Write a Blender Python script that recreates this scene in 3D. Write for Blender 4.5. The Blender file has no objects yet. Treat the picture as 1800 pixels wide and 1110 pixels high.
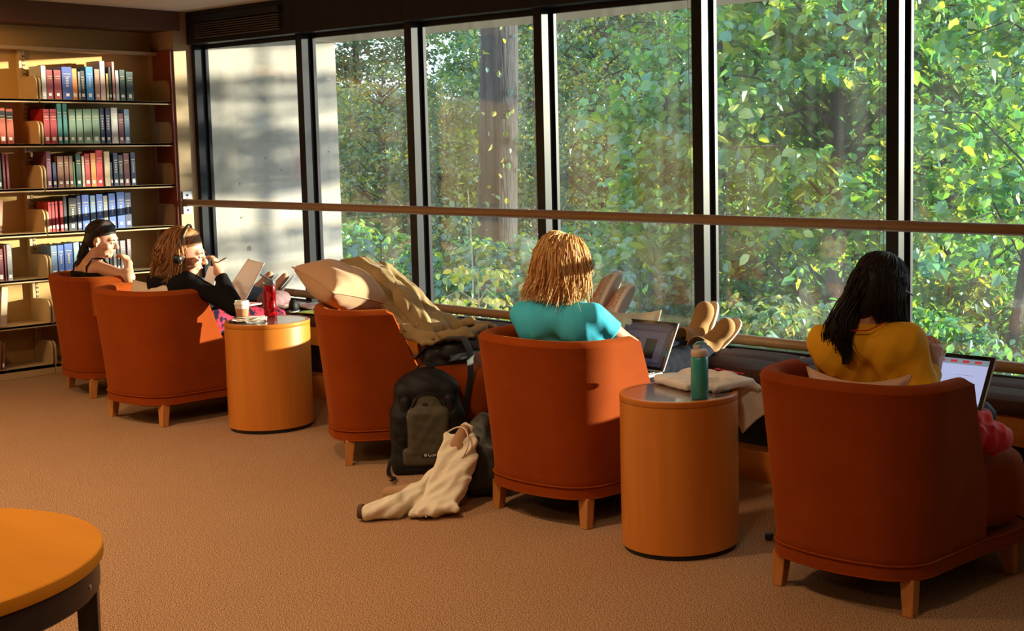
import bpy, math, random
import numpy as np
from mathutils import Vector, Matrix
random.seed(7); RNG = np.random.default_rng(7)
SC = bpy.context.scene; COL = SC.collection
PI = math.pi
# ---------------------------------------------------------------- camera, exposure
def camera():
    yaw, pit, rol, f, px, py = -.6848, .098, -.0115, 2321.7, 1230.4, 487.3
    cy, sy, cp, sp, cr, sr = math.cos(yaw), math.sin(yaw), math.cos(pit), math.sin(pit), math.cos(rol), math.sin(rol)
    fwd = Vector((sy*cp, cy*cp, -sp)); right = Vector((cy, -sy, 0)); up = right.cross(fwd)
    r2 = cr*right + sr*up; u2 = -sr*right + cr*up
    cam = bpy.data.cameras.new('camera'); o = bpy.data.objects.new('camera', cam); COL.objects.link(o)
    m = Matrix((r2, u2, -fwd)).transposed().to_4x4(); m.translation = (0, 0, 1.6); o.matrix_world = m
    cam.sensor_fit = 'HORIZONTAL'; cam.sensor_width = 36; cam.lens = f*36/1800
    cam.shift_x = (900-px)/1800; cam.shift_y = (py-555)/1800; cam.clip_start = .05; cam.clip_end = 400
    SC.camera = o
camera()
VS = SC.view_settings; VS.view_transform = 'Standard'; VS.look = 'None'; VS.gamma = 1; VS.use_curve_mapping = False; VS.exposure = 0.0
SC.cycles.use_denoising = True
SC.cycles.max_bounces = 8; SC.cycles.transparent_max_bounces = 12; SC.cycles.sample_clamp_indirect = 6
SC.cycles.caustics_reflective = False; SC.cycles.caustics_refractive = False
# ---------------------------------------------------------------- sky, sun, room lamps
def world():
    w = bpy.data.worlds.new('sky'); SC.world = w; w.use_nodes = True; nt = w.node_tree; nt.nodes.clear()
    bg = nt.nodes.new('ShaderNodeBackground'); out = nt.nodes.new('ShaderNodeOutputWorld')
    bg.inputs[0].default_value = (.80, .90, 1, 1); bg.inputs[1].default_value = 2.4
    nt.links.new(bg.outputs[0], out.inputs[0])
world()
def lamp(name, kind, loc, direction, energy, color, size=None, size_y=None, spread=None, angle=None, spot=None, blend=.6):
    l = bpy.data.lights.new(name, kind); o = bpy.data.objects.new(name, l); COL.objects.link(o); o.location = loc
    o.rotation_euler = Vector(direction).to_track_quat('-Z', 'Y').to_euler(); l.energy = energy; l.color = color
    if kind == 'AREA':
        l.shape = 'RECTANGLE'; l.size = size; l.size_y = size_y or size
        if spread: l.spread = spread
    if angle is not None: l.angle = angle
    if kind == 'SPOT': l.spot_size = spot; l.spot_blend = blend; l.shadow_soft_size = .12
    return o
SUN = Vector((.80, 1, .100)).normalized()
lamp('sun', 'SUN', (6, 14, 6), -SUN, 20.0, (1, .86, .66), angle=math.radians(.53))
WARM = (1, .72, .45)
for x, y, e in ((-8.4, 1.7, 150), (-6.4, 2.3, 175), (-4.2, 2.3, 155), (-2.2, 1.9, 70), (-8.0, -.4, 85), (-5.2, -.2, 120), (-2.6, -.4, 100), (-.2, -.2, 40)):
    lamp('ceiling_downlight', 'SPOT', (x, y, 2.62), (-.12, .14, -1), e, WARM, spot=2.3, blend=1.0)
lamp('shelf_lamp', 'SPOT', (-8.9, 3.2, 2.6), (-1.1, .55, -.75), 95, (1, .60, .24), spot=1.5, blend=1.0)
# ---------------------------------------------------------------- helpers
def tag(o, label=None, cat=None, group=None, kind=None):
    if label: o['label'] = label
    if cat: o['category'] = cat
    if group: o['group'] = group
    if kind: o['kind'] = kind
    return o
def thing(name, label, cat, loc=(0, 0, 0), rotz=0, group=None, kind=None):
    o = bpy.data.objects.new(name, None); COL.objects.link(o); o.location = loc; o.rotation_euler = (0, 0, rotz)
    o.empty_display_size = .05
    return tag(o, label, cat, group, kind)
class MB:
    def __init__(s): s.v = []; s.f = []; s.m = []
    def add(s, v, f, mi=0):
        n = len(s.v); s.v += [tuple(p) for p in v]; s.f += [tuple(i+n for i in q) for q in f]; s.m += [mi]*len(f); return s
    def box(s, c, d, rot=None, mi=0, taper=1.0):
        hx, hy, hz = d[0]/2, d[1]/2, d[2]/2; vs = []
        for sz in (-1, 1):
            k = taper if sz < 0 else 1
            for sx, sy in ((-1, -1), (1, -1), (1, 1), (-1, 1)): vs.append(Vector((sx*hx*k, sy*hy*k, sz*hz)))
        if rot is not None: vs = [rot @ q for q in vs]
        vs = [q+Vector(c) for q in vs]
        return s.add(vs, [(0, 3, 2, 1), (4, 5, 6, 7), (0, 1, 5, 4), (1, 2, 6, 5), (2, 3, 7, 6), (3, 0, 4, 7)], mi)
    def tube(s, pts, r, n=8, cap=True, mi=0, flat=None):
        pts = [Vector(p) for p in pts]; rr = r if hasattr(r, '__len__') else [r]*len(pts); vs = []; a = None
        for i, p in enumerate(pts):
            t = (pts[min(i+1, len(pts)-1)]-pts[max(i-1, 0)]).normalized()
            if a is None: a = t.orthogonal().normalized() if flat is None else (Vector(flat)-t*t.dot(Vector(flat))).normalized()
            else: a = (a-t*t.dot(a)); a = a.normalized() if a.length > 1e-6 else t.orthogonal().normalized()
            b = t.cross(a)
            for k in range(n):
                w = 2*PI*k/n; q = rr[i]; q = (q, q) if not hasattr(q, '__len__') else q
                vs.append(p+a*math.cos(w)*q[0]+b*math.sin(w)*q[1])
        fs = [(i*n+k, i*n+(k+1) % n, (i+1)*n+(k+1) % n, (i+1)*n+k) for i in range(len(pts)-1) for k in range(n)]
        if cap: fs += [tuple(range(n-1, -1, -1)), tuple(range((len(pts)-1)*n, len(pts)*n))]
        return s.add(vs, fs, mi)
    def lathe(s, prof, c=(0, 0, 0), n=40, mi=0, cap=True):
        vs = [(c[0]+r*math.cos(2*PI*k/n), c[1]+r*math.sin(2*PI*k/n), c[2]+z) for r, z in prof for k in range(n)]
        fs = [(i*n+k, i*n+(k+1) % n, (i+1)*n+(k+1) % n, (i+1)*n+k) for i in range(len(prof)-1) for k in range(n)]
        if cap: fs += [tuple(range(n-1, -1, -1)), tuple(range((len(prof)-1)*n, len(prof)*n))]
        return s.add(vs, fs, mi)
    def prism(s, poly, z0, z1, mi=0, M=None):
        n = len(poly); vs = [Vector((x, y, z0)) for x, y in poly]+[Vector((x, y, z1)) for x, y in poly]
        if M is not None: vs = [M @ q for q in vs]
        return s.add(vs, [tuple(range(n-1, -1, -1)), tuple(range(n, 2*n))]+[(i, (i+1) % n, n+(i+1) % n, n+i) for i in range(n)], mi)
    def grid(s, fn, nu, nv, mi=0, closeu=False):
        vs = [fn(i/(nu if closeu else nu-1), j/(nv-1)) for j in range(nv) for i in range(nu)]
        e = nu if closeu else nu-1
        return s.add(vs, [(j*nu+i, j*nu+(i+1) % nu, (j+1)*nu+(i+1) % nu, (j+1)*nu+i) for j in range(nv-1) for i in range(e)], mi)
    def obj(s, name, mats, parent=None, angle=35, bevel=0, seg=2):
        return mesh(name, s.v, s.f, mats, parent, angle, bevel, seg, s.m)
def mesh(name, v, f, mats, parent=None, angle=35, bevel=0, seg=2, mi=None):
    me = bpy.data.meshes.new(name); me.from_pydata([tuple(p) for p in v], [], f); me.update()
    mats = mats if isinstance(mats, (list, tuple)) else [mats]
    for m in mats: me.materials.append(m)
    if mi is not None and len(mats) > 1: me.polygons.foreach_set('material_index', mi)
    me.polygons.foreach_set('use_smooth', [True]*len(me.polygons))
    if angle < 179: me.set_sharp_from_angle(angle=math.radians(angle))
    o = bpy.data.objects.new(name, me); COL.objects.link(o)
    if parent is not None: o.parent = parent
    if bevel:
        b = o.modifiers.new('bevel', 'BEVEL'); b.width = bevel; b.segments = seg; b.limit_method = 'ANGLE'; b.angle_limit = math.radians(40)
    return o
def npmesh(name, V, F4, mats, parent=None, smooth=True, col=None, colname='leafcol'):
    """fast mesh from numpy: V (n,3), F4 (m,4)"""
    me = bpy.data.meshes.new(name); V = np.asarray(V, np.float32); F4 = np.asarray(F4, np.int32)
    me.vertices.add(len(V)); me.vertices.foreach_set('co', V.ravel())
    me.loops.add(F4.size); me.loops.foreach_set('vertex_index', F4.ravel())
    me.polygons.add(len(F4)); me.polygons.foreach_set('loop_start', np.arange(len(F4), dtype=np.int32)*4)
    me.polygons.foreach_set('use_smooth', np.full(len(F4), smooth)); me.update(calc_edges=True)
    mats = mats if isinstance(mats, (list, tuple)) else [mats]
    for m in mats: me.materials.append(m)
    if col is not None:
        a = me.color_attributes.new(colname, 'FLOAT_COLOR', 'POINT'); a.data.foreach_set('color', np.asarray(col, np.float32).ravel())
    me.validate()
    o = bpy.data.objects.new(name, me); COL.objects.link(o)
    if parent is not None: o.parent = parent
    return o
def struct(o): o['kind'] = 'structure'; return o
def copy_tree(o, parent=None):
    c = o.copy(); COL.objects.link(c)
    if parent is not None: c.parent = parent
    for ch in list(o.children): copy_tree(ch, c)
    return c
# ---------------------------------------------------------------- materials
def node(nt, t, **k):
    n = nt.nodes.new(t)
    for a, b in k.items(): setattr(n, a, b)
    return n
def mat(name, color, rough=.6, metal=0, n=None, bump=None, sheen=0, spec=.5, coat=0, trans=0, alpha=1, stretch=(1, 1, 1), emit=None, sheen_tint=None):
    """n=(scale, second colour, contrast, detail); bump=(scale, strength, distance)"""
    m = bpy.data.materials.new(name); m.use_nodes = True; nt = m.node_tree; b = nt.nodes['Principled BSDF']
    b.inputs['Base Color'].default_value = (*color, 1); b.inputs['Roughness'].default_value = rough; b.inputs['Metallic'].default_value = metal
    b.inputs['Specular IOR Level'].default_value = spec; b.inputs['Coat Weight'].default_value = coat; b.inputs['Coat Roughness'].default_value = .15
    b.inputs['Transmission Weight'].default_value = trans; b.inputs['Alpha'].default_value = alpha
    b.inputs['Sheen Weight'].default_value = sheen; b.inputs['Sheen Roughness'].default_value = .4
    if sheen_tint: b.inputs['Sheen Tint'].default_value = (*sheen_tint, 1)
    if emit: b.inputs['Emission Color'].default_value = (*emit[0], 1); b.inputs['Emission Strength'].default_value = emit[1]
    if n or bump:
        tc = node(nt, 'ShaderNodeTexCoord'); mp = node(nt, 'ShaderNodeMapping'); mp.inputs['Scale'].default_value = stretch
        nt.links.new(tc.outputs['Object'], mp.inputs['Vector'])
    if n:
        t = node(nt, 'ShaderNodeTexNoise'); t.inputs['Scale'].default_value = n[0]; t.inputs['Detail'].default_value = n[3] if len(n) > 3 else 4
        nt.links.new(mp.outputs[0], t.inputs['Vector'])
        r = node(nt, 'ShaderNodeValToRGB'); c = n[2]; r.color_ramp.elements[0].position = .5-c; r.color_ramp.elements[1].position = .5+c
        r.color_ramp.elements[0].color = (*color, 1); r.color_ramp.elements[1].color = (*n[1], 1)
        nt.links.new(t.outputs['Fac'], r.inputs[0]); nt.links.new(r.outputs[0], b.inputs['Base Color'])
    if bump:
        t = node(nt, 'ShaderNodeTexNoise'); t.inputs['Scale'].default_value = bump[0]; t.inputs['Detail'].default_value = 3
        nt.links.new(mp.outputs[0], t.inputs['Vector']); bp = node(nt, 'ShaderNodeBump'); bp.inputs['Strength'].default_value = bump[1]
        bp.inputs['Distance'].default_value = bump[2] if len(bump) > 2 else .01
        nt.links.new(t.outputs['Fac'], bp.inputs['Height']); nt.links.new(bp.outputs[0], b.inputs['Normal'])
    return m
def H(s, k=1.0):
    """hex sRGB -> linear"""
    c = [int(s[i:i+2], 16)/255 for i in (0, 2, 4)]
    return tuple(k*((x/12.92) if x <= .04045 else ((x+.055)/1.055)**2.4) for x in c)
M = {}
M['fabric'] = mat('orange_velvet', (.225, .034, .0025), .85, n=(6, (.29, .050, .0035), .32), bump=(220, .25, .002), sheen=.16, spec=.1, sheen_tint=(1, .35, .08))
M['leg'] = mat('maple_leg', (.55, .22, .055), .4, n=(6, (.42, .15, .03), .25), stretch=(6, 6, .8))
M['maple'] = mat('maple_veneer', (.64, .215, .024), .36, n=(3.2, (.53, .16, .017), .3, 6), stretch=(9, 9, .5), coat=.25)
M['maple_h'] = mat('maple_board', (.60, .205, .026), .4, n=(3, (.49, .15, .018), .3, 6), stretch=(.6, 6, 9), coat=.15)
M['laminate'] = mat('grey_laminate', (.20, .13, .10), .16, coat=.5, n=(60, (.16, .10, .08), .3))
M['amber_top'] = mat('amber_table_top', (.80, .30, .005), .6, n=(2.5, (.68, .235, .004), .35, 6), stretch=(1, 5, 5), spec=.25)
M['darkwood'] = mat('dark_stained_wood', (.018, .009, .006), .32, n=(5, (.03, .014, .009), .3), stretch=(6, 6, 1))
M['black'] = mat('black_plinth', (.008, .007, .007), .6)
M['frame'] = mat('dark_bronze_aluminium', (.022, .023, .029), .30, metal=0, spec=.09, bump=(400, .05, .001))
M['rail'] = mat('tan_handrail', (.36, .215, .105), .4, n=(40, (.40, .24, .12), .3))
M['bracket'] = mat('grey_bracket_steel', (.45, .45, .47), .4, metal=.6)
M['cushion'] = mat('brown_bench_vinyl', (.060, .030, .020), .8, spec=.15, n=(14, (.075, .036, .024), .3), bump=(60, .3, .004))
M['carpet'] = None
M['ceiling'] = mat('ceiling_plaster', (.78, .68, .56), .9, bump=(80, .2, .003))
M['plaster'] = mat('tan_plaster_wall', (.50, .36, .21), .8, n=(6, (.46, .33, .19), .3))
M['bulkhead'] = mat('brown_bulkhead_paint', (.13, .065, .04), .7)
M['case'] = mat('shelving_beige_steel', (.50, .345, .17), .5, n=(4, (.46, .31, .15), .3))
M['caseback'] = mat('shelving_wall_panel', (.46, .27, .08), .7)
M['redpanel'] = mat('cherry_end_panel', (.30, .060, .018), .4, n=(4, (.24, .045, .014), .3), stretch=(6, 6, .6))
M['concrete'] = mat('exterior_concrete', (.36, .33, .295), .85, n=(2.2, (.30, .275, .25), .35, 6), bump=(30, .3, .006))
M['soffit'] = mat('soffit_concrete', (.36, .28, .19), .9, n=(3, (.32, .25, .17), .3))
M['skin'] = mat('skin', (.66, .34, .22), .5, n=(25, (.60, .29, .19), .3)); M['skin'].node_tree.nodes['Principled BSDF'].inputs['Subsurface Weight'].default_value = .12
M['skin'].node_tree.nodes['Principled BSDF'].inputs['Subsurface Radius'].default_value = (.02, .008, .004)
M['paper'] = mat('white_paper', (.88, .87, .85), .8)
M['cream'] = mat('cream_cotton', (.74, .60, .44), .85, bump=(180, .3, .002), n=(8, (.62, .45, .30), .3), sheen=.2)
M['lip'] = mat('lips', (.45, .12, .09), .5); M['eyewhite'] = mat('eye_white', (.75, .72, .70), .3); M['iris'] = mat('dark_iris', (.03, .02, .015), .2)
M['denim'] = mat('blue_denim', (.055, .095, .18), .85, spec=.15, n=(30, (.10, .15, .26), .3), bump=(200, .4, .002))
M['darkdenim'] = mat('dark_indigo_denim', (.006, .008, .014), .9, spec=.1, n=(30, (.012, .015, .026), .3), bump=(200, .4, .002))
M['screenoff'] = mat('glass_bezel', (.008, .008, .01), .12, coat=.4)
M['alu'] = mat('laptop_aluminium', (.62, .60, .58), .35, metal=.8)
def carpet():
    m = bpy.data.materials.new('brown_loop_carpet'); m.use_nodes = True; nt = m.node_tree; b = nt.nodes['Principled BSDF']; L = nt.links.new
    tc = node(nt, 'ShaderNodeTexCoord')
    a = node(nt, 'ShaderNodeTexNoise'); a.inputs['Scale'].default_value = 230; a.inputs['Detail'].default_value = 1.5; a.inputs['Roughness'].default_value = .6; L(tc.outputs['Object'], a.inputs['Vector'])
    c = node(nt, 'ShaderNodeTexNoise'); c.inputs['Scale'].default_value = 2.2; L(tc.outputs['Object'], c.inputs['Vector'])
    r = node(nt, 'ShaderNodeValToRGB'); e = r.color_ramp.elements; e[0].position = .40; e[0].color = (.105, .052, .026, 1); e[1].position = .61; e[1].color = (.66, .40, .21, 1)
    e.new(.5).color = (.36, .19, .092, 1); L(a.outputs['Fac'], r.inputs[0])
    mx = node(nt, 'ShaderNodeMixRGB', blend_type='MULTIPLY'); mx.inputs[0].default_value = .35; L(r.outputs[0], mx.inputs[1])
    r2 = node(nt, 'ShaderNodeValToRGB'); r2.color_ramp.elements[0].color = (.75, .72, .7, 1); r2.color_ramp.elements[1].color = (1, 1, 1, 1); L(c.outputs['Fac'], r2.inputs[0]); L(r2.outputs[0], mx.inputs[2])
    L(mx.outputs[0], b.inputs['Base Color']); b.inputs['Roughness'].default_value = .95; b.inputs['Specular IOR Level'].default_value = .1
    bp = node(nt, 'ShaderNodeBump'); bp.inputs['Strength'].default_value = .35; bp.inputs['Distance'].default_value = .003; L(a.outputs['Fac'], bp.inputs['Height']); L(bp.outputs[0], b.inputs['Normal'])
    return m
M['carpet'] = carpet()
def glass():
    m = bpy.data.materials.new('window_glass'); m.use_nodes = True; nt = m.node_tree; nt.nodes.clear(); L = nt.links.new
    out = node(nt, 'ShaderNodeOutputMaterial'); mix = node(nt, 'ShaderNodeMixShader'); tr = node(nt, 'ShaderNodeBsdfTransparent'); gl = node(nt, 'ShaderNodeBsdfGlossy')
    tr.inputs[0].default_value = (.90, .96, .955, 1); gl.inputs['Roughness'].default_value = .04; fr = node(nt, 'ShaderNodeFresnel'); ge = node(nt, 'ShaderNodeNewGeometry')
    ma = node(nt, 'ShaderNodeMath', operation='MULTIPLY_ADD'); ma.inputs[1].default_value = 1/1.5-1.5; ma.inputs[2].default_value = 1.5   # same reflectance on both faces
    L(ge.outputs['Backfacing'], ma.inputs[0]); L(ma.outputs[0], fr.inputs[0])
    L(fr.outputs[0], mix.inputs[0]); L(tr.outputs[0], mix.inputs[1]); L(gl.outputs[0], mix.inputs[2])
    # thin uneven film of dust and rain marks on the panes
    tc = node(nt, 'ShaderNodeTexCoord'); mp = node(nt, 'ShaderNodeMapping'); mp.inputs['Scale'].default_value = (14, 14, 1.1); L(tc.outputs['Object'], mp.inputs[0])
    n1 = node(nt, 'ShaderNodeTexNoise'); n1.inputs['Scale'].default_value = 1.0; n1.inputs['Detail'].default_value = 6; L(mp.outputs[0], n1.inputs[0])
    n2 = node(nt, 'ShaderNodeTexNoise'); n2.inputs['Scale'].default_value = 1.6; n2.inputs['Detail'].default_value = 3; L(tc.outputs['Object'], n2.inputs[0])
    mu = node(nt, 'ShaderNodeMath', operation='MULTIPLY'); L(n1.outputs['Fac'], mu.inputs[0]); L(n2.outputs['Fac'], mu.inputs[1])
    mr = node(nt, 'ShaderNodeMapRange'); mr.inputs['From Min'].default_value = .12; mr.inputs['From Max'].default_value = .45; mr.inputs['To Min'].default_value = .001; mr.inputs['To Max'].default_value = .020; L(mu.outputs[0], mr.inputs[0])
    df = node(nt, 'ShaderNodeBsdfTranslucent'); df.inputs[0].default_value = (.8, .85, .85, 1); m2 = node(nt, 'ShaderNodeMixShader'); L(mr.outputs[0], m2.inputs[0]); L(mix.outputs[0], m2.inputs[1]); L(df.outputs[0], m2.inputs[2]); L(m2.outputs[0], out.inputs[0])
    return m
M['glass'] = glass()
def wood_dots(): pass
# ---------------------------------------------------------------- signed-distance modelling (smooth unions -> one continuous surface)
def v3(p): return np.array(p, np.float64)
def cap(a, b, ra, rb=None, k=.02): return ('c', v3(a), v3(b), ra, ra if rb is None else rb, k)
def ell(c, r, R=None, k=.02): return ('e', v3(c), v3(r), np.eye(3) if R is None else np.array(R), k)
def rbox(c, half, R=None, rad=.02, k=.02): return ('b', v3(c), v3(half), np.eye(3) if R is None else np.array(R), rad, k)
def minus(p): return ('-',)+p
def basis(f, up=(0, 0, 1)):
    """rows: right, forward, up"""
    f = v3(f); f = f/np.linalg.norm(f); r = np.cross(f, v3(up)); r /= np.linalg.norm(r); u = np.cross(r, f); return np.array([r, f, u])
def pbound(p):
    if p[0] == 'c': r = max(p[3], p[4]); return np.minimum(p[1], p[2])-r, np.maximum(p[1], p[2])+r
    if p[0] == 'e': r = np.abs(p[3].T) @ p[2]; return p[1]-r, p[1]+r
    if p[0] == 'b': r = np.abs(p[3].T) @ p[2]+p[4]; return p[1]-r, p[1]+r
def pdist(p, X, Y, Z):
    if p[0] == 'c':
        a, b, ra, rb = p[1:5]; d = b-a; L2 = d @ d+1e-12
        t = np.clip(((X-a[0])*d[0]+(Y-a[1])*d[1]+(Z-a[2])*d[2])/L2, 0, 1)
        return np.sqrt((X-a[0]-t*d[0])**2+(Y-a[1]-t*d[1])**2+(Z-a[2]-t*d[2])**2)-(ra+(rb-ra)*t)
    c, h, R = p[1], p[2], p[3]; x, y, z = X-c[0], Y-c[1], Z-c[2]
    q = [R[i, 0]*x+R[i, 1]*y+R[i, 2]*z for i in range(3)]
    if p[0] == 'e':
        k0 = np.sqrt(sum((q[i]/h[i])**2 for i in range(3))); k1 = np.sqrt(sum((q[i]/h[i]**2)**2 for i in range(3)))+1e-9
        return k0*(k0-1)/k1
    q = [np.abs(q[i])-h[i] for i in range(3)]
    return np.sqrt(sum(np.maximum(w, 0)**2 for w in q))+np.minimum(np.maximum(np.maximum(q[0], q[1]), q[2]), 0)-p[4]
def sdf_mesh(prims, h=.006, folds=None, smooth=1, cuts=()):
    lo = np.min([pbound(p if p[0] != '-' else p[1:])[0] for p in prims if p[0] != '-'], 0)-3*h; hi = np.max([pbound(p)[1] for p in prims if p[0] != '-'], 0)+3*h
    n = np.ceil((hi-lo)/h).astype(int)+1
    ax = [(lo[i]+h*np.arange(n[i])).astype(np.float32) for i in range(3)]
    D = np.full(n, .2, np.float32)
    for p in prims:
        neg = p[0] == '-'; p = p[1:] if neg else p; k = p[-1]; a, b = pbound(p); m = k+3*h
        i0 = np.clip(((a-m-lo)/h).astype(int), 0, n-1); i1 = np.clip(np.ceil((b+m-lo)/h).astype(int)+1, 1, n)
        sl = tuple(slice(i0[i], i1[i]) for i in range(3))
        X, Y, Z = ax[0][sl[0]][:, None, None], ax[1][sl[1]][None, :, None], ax[2][sl[2]][None, None, :]
        d = pdist(p, X, Y, Z).astype(np.float32); o = D[sl]
        if neg:
            d = -d; g = np.clip(.5-.5*(o-d)/k, 0, 1); D[sl] = o*(1-g)+d*g+k*g*(1-g)
        else:
            g = np.clip(.5+.5*(o-d)/k, 0, 1); D[sl] = o*(1-g)+d*g-k*g*(1-g)
    X, Y, Z = ax[0][:, None, None], ax[1][None, :, None], ax[2][None, None, :]
    if folds is not None: D = D+folds(X, Y, Z).astype(np.float32)
    for c, nn, r in cuts:     # keep the half-space behind the plane, near c only
        c, nn = v3(c), v3(nn)/np.linalg.norm(nn); pl = (X-c[0])*nn[0]+(Y-c[1])*nn[1]+(Z-c[2])*nn[2]
        near = (X-c[0])**2+(Y-c[1])**2+(Z-c[2])**2 < r*r; D = np.where(near, np.maximum(D, pl), D)
    S = D < 0; m = (n-1)
    cnt = np.zeros(m, np.int8); P = np.zeros((*m, 3), np.float32)
    def sub(A, o): return A[o[0]:o[0]+m[0], o[1]:o[1]+m[1], o[2]:o[2]+m[2]]
    for axis in range(3):
        oth = [i for i in range(3) if i != axis]
        for u in (0, 1):
            for w in (0, 1):
                o0 = [0, 0, 0]; o0[oth[0]] = u; o0[oth[1]] = w; o1 = list(o0); o1[axis] = 1
                d0, d1 = sub(D, o0), sub(D, o1); cr = (d0 < 0) != (d1 < 0)
                if not cr.any(): continue
                t = d0[cr]/(d0[cr]-d1[cr]); pos = np.zeros((len(t), 3), np.float32); pos[:, axis] = t; pos[:, oth[0]] = u; pos[:, oth[1]] = w
                P[cr] += pos; cnt[cr] += 1
    act = cnt > 0; idx = np.full(m, -1, np.int32); idx[act] = np.arange(act.sum())
    V = lo+(np.argwhere(act)+P[act]/cnt[act][:, None])*h
    Fs = []
    for axis in range(3):
        u, w = [(1, 2), (2, 0), (0, 1)][axis]
        sl0 = [slice(None)]*3; sl1 = [slice(None)]*3; sl0[axis] = slice(0, -1); sl1[axis] = slice(1, None)
        cr = S[tuple(sl0)] != S[tuple(sl1)]; e = np.argwhere(cr); e = e[(e[:, u] > 0) & (e[:, w] > 0) & (e[:, u] < m[u]) & (e[:, w] < m[w])]
        if not len(e): continue
        ins = S[e[:, 0], e[:, 1], e[:, 2]]; q = []
        for du, dw in ((-1, -1), (0, -1), (0, 0), (-1, 0)):
            g = e.copy(); g[:, u] += du; g[:, w] += dw; q.append(idx[g[:, 0], g[:, 1], g[:, 2]])
        q = np.array(q).T; q[~ins] = q[~ins][:, ::-1]; Fs.append(q)
    F = np.concatenate(Fs); F = F[(F >= 0).all(1)]
    for _ in range(smooth):
        acc = np.zeros_like(V); c = np.zeros(len(V))
        for i in range(4):
            for j in ((i+1) % 4, (i-1) % 4):
                np.add.at(acc, F[:, i], V[F[:, j]]); np.add.at(c, F[:, i], 1)
        V = V*.4+.6*acc/np.maximum(c, 1)[:, None]
    return V, F
def blob(name, prims, mats, parent, h=.006, folds=None, smooth=2, cuts=()):
    V, F = sdf_mesh(prims, h, folds, smooth, cuts)
    if parent is not None: V = V-v3(parent.location)
    return npmesh(name, V, F, mats, parent)
def wrinkle(amp, fr, seed=0, aniso=(1, 1, 1), sharp=False, along=None):
    r = np.random.default_rng(seed); W = r.normal(size=(6, 3))*np.array(aniso); W = W if along is None else W-.88*np.outer(W @ (v3(along)/np.linalg.norm(along)), v3(along)/np.linalg.norm(along)); W /= np.linalg.norm(W, axis=1)[:, None]/fr; ph = r.uniform(0, 6.28, 6)
    def f(X, Y, Z):
        s = 0
        for w, p in zip(W, ph): s = s+np.sin(w[0]*X+w[1]*Y+w[2]*Z+p+.8*np.sin(w[1]*X*.7+w[2]*Y*.7+w[0]*Z*.7))
        if sharp:
            s = s*.35
            for w, p in zip(W[:3], ph[3:]): s = s+1.5*np.abs(np.sin(w[0]*X*.8+w[1]*Y*.8+w[2]*Z*.8+p+.7*np.sin(w[2]*X*.5+w[0]*Y*.5)))-.9
        return amp*s/3
    return f

# ================================================================ THE SETTING
def plane_box(name, lo, hi, m, bevel=0):
    b = MB(); b.box([(a+c)/2 for a, c in zip(lo, hi)], [c-a for a, c in zip(lo, hi)]); return struct(b.obj(name, m, bevel=bevel))
XL, XR, YB, ZC = -9.70, 3.2, -4.2, 2.69
plane_box('floor', (-10.3, YB, -.1), (XR, 5.72, 0), M['carpet'])
plane_box('ceiling', (-10.3, YB, ZC), (XR, 5.60, ZC+.15), M['ceiling'])
plane_box('wall_right', (XR, YB, 0), (XR+.1, 5.6, ZC), M['plaster'])
plane_box('wall_rear', (-10.3, YB-.1, 0), (XR, YB, ZC), M['plaster'])
plane_box('wall_left', (-10.3, YB, 0), (-10.03, 5.72, ZC), M['caseback'])
plane_box('wall_corner', (-10.03, 5.45, 0), (-9.685, 5.72, ZC), M['plaster'])
plane_box('trim_1', (-10.03, YB, 2.545), (-9.66, 5.5, ZC), M['bulkhead'])         # bulkhead over the shelving
plane_box('baseboard_left', (-9.70, YB, 0), (-9.66, 3.3, .09), M['darkwood'])
# mullions and panes of the window wall
MX = [-9.680, -8.256, -7.03, -5.81, -4.58, -3.356, -2.13, -.905, .32, 1.545, 2.77]
for i in range(len(MX)-1):
    x0, x1 = MX[i], MX[i+1]
    w = thing('window_%d' % (i+1), None, None, ((x0+x1)/2, 5.65, .42), kind='structure'); hw = (x1-x0)/2
    b = MB()
    wd = .07                                 # the mullion at the left of this pane
    b.box((-hw, 0, (ZC-.42)/2), (wd, .10, ZC-.42)); b.box((-hw+.045, .045, (2.44-.42)/2), (.022, .03, 2.44-.42))
    b.box((hw-.043, .045, (2.44-.42)/2), (.016, .03, 2.44-.42))
    b.box((0, -.02, 2.565-.42), (2*hw, .14, .25)); b.box((0, .0, .03), (2*hw, .12, .06))
    b.box((0, .045, .075), (2*hw, .03, .03)); b.box((0, .045, 2.425-.42), (2*hw, .03, .03))
    b.obj('frame', M['frame'], w, bevel=.004)
    g = MB(); g.box((0, .055, (2.45+.47)/2-.42), (2*hw-.04, .008, 2.45-.47)); g.obj('pane', M['glass'], w)
plane_box('trim_2', (-9.685, 5.58, 0), (XR, 5.72, .44), M['concrete'])             # low sill wall under the glass
# exterior concrete
b = MB(); b.box((-10.2, 6.405, 1.2), (.6, 1.37, 5.2)); struct(b.obj('wall_outside', M['concrete'], bevel=.006))
b = MB(); b.box((-3.5, 6.40, 2.85), (13.4, 1.38, .6)); struct(b.obj('trim_3', M['soffit']))
b = MB(); b.box((2.1, 7.6, 1.4), (5.0, .3, 5.0)); struct(b.obj('wall_outside', M['concrete'], bevel=.006))      # unseen return wall added on the right to shade the closest chair
# tie holes and pits in the concrete
b = MB()
for y, z, r in ((6.10, 1.06, .012), (6.16, .80, .022), (6.72, .77, .022), (6.73, 1.33, .02), (6.75, 1.95, .018), (6.1, 1.34, .009), (6.75, .50, .02), (6.35, 1.55, .008), (6.5, 1.45, .008), (6.98, 1.6, .008), (6.96, 1.1, .008)):
    b.tube([(-9.93, y, z), (-9.8985, y, z)], r, 12)
struct(b.obj('wall_tie_hole', mat('tie_hole', (.16, .14, .12), .9)))
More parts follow.
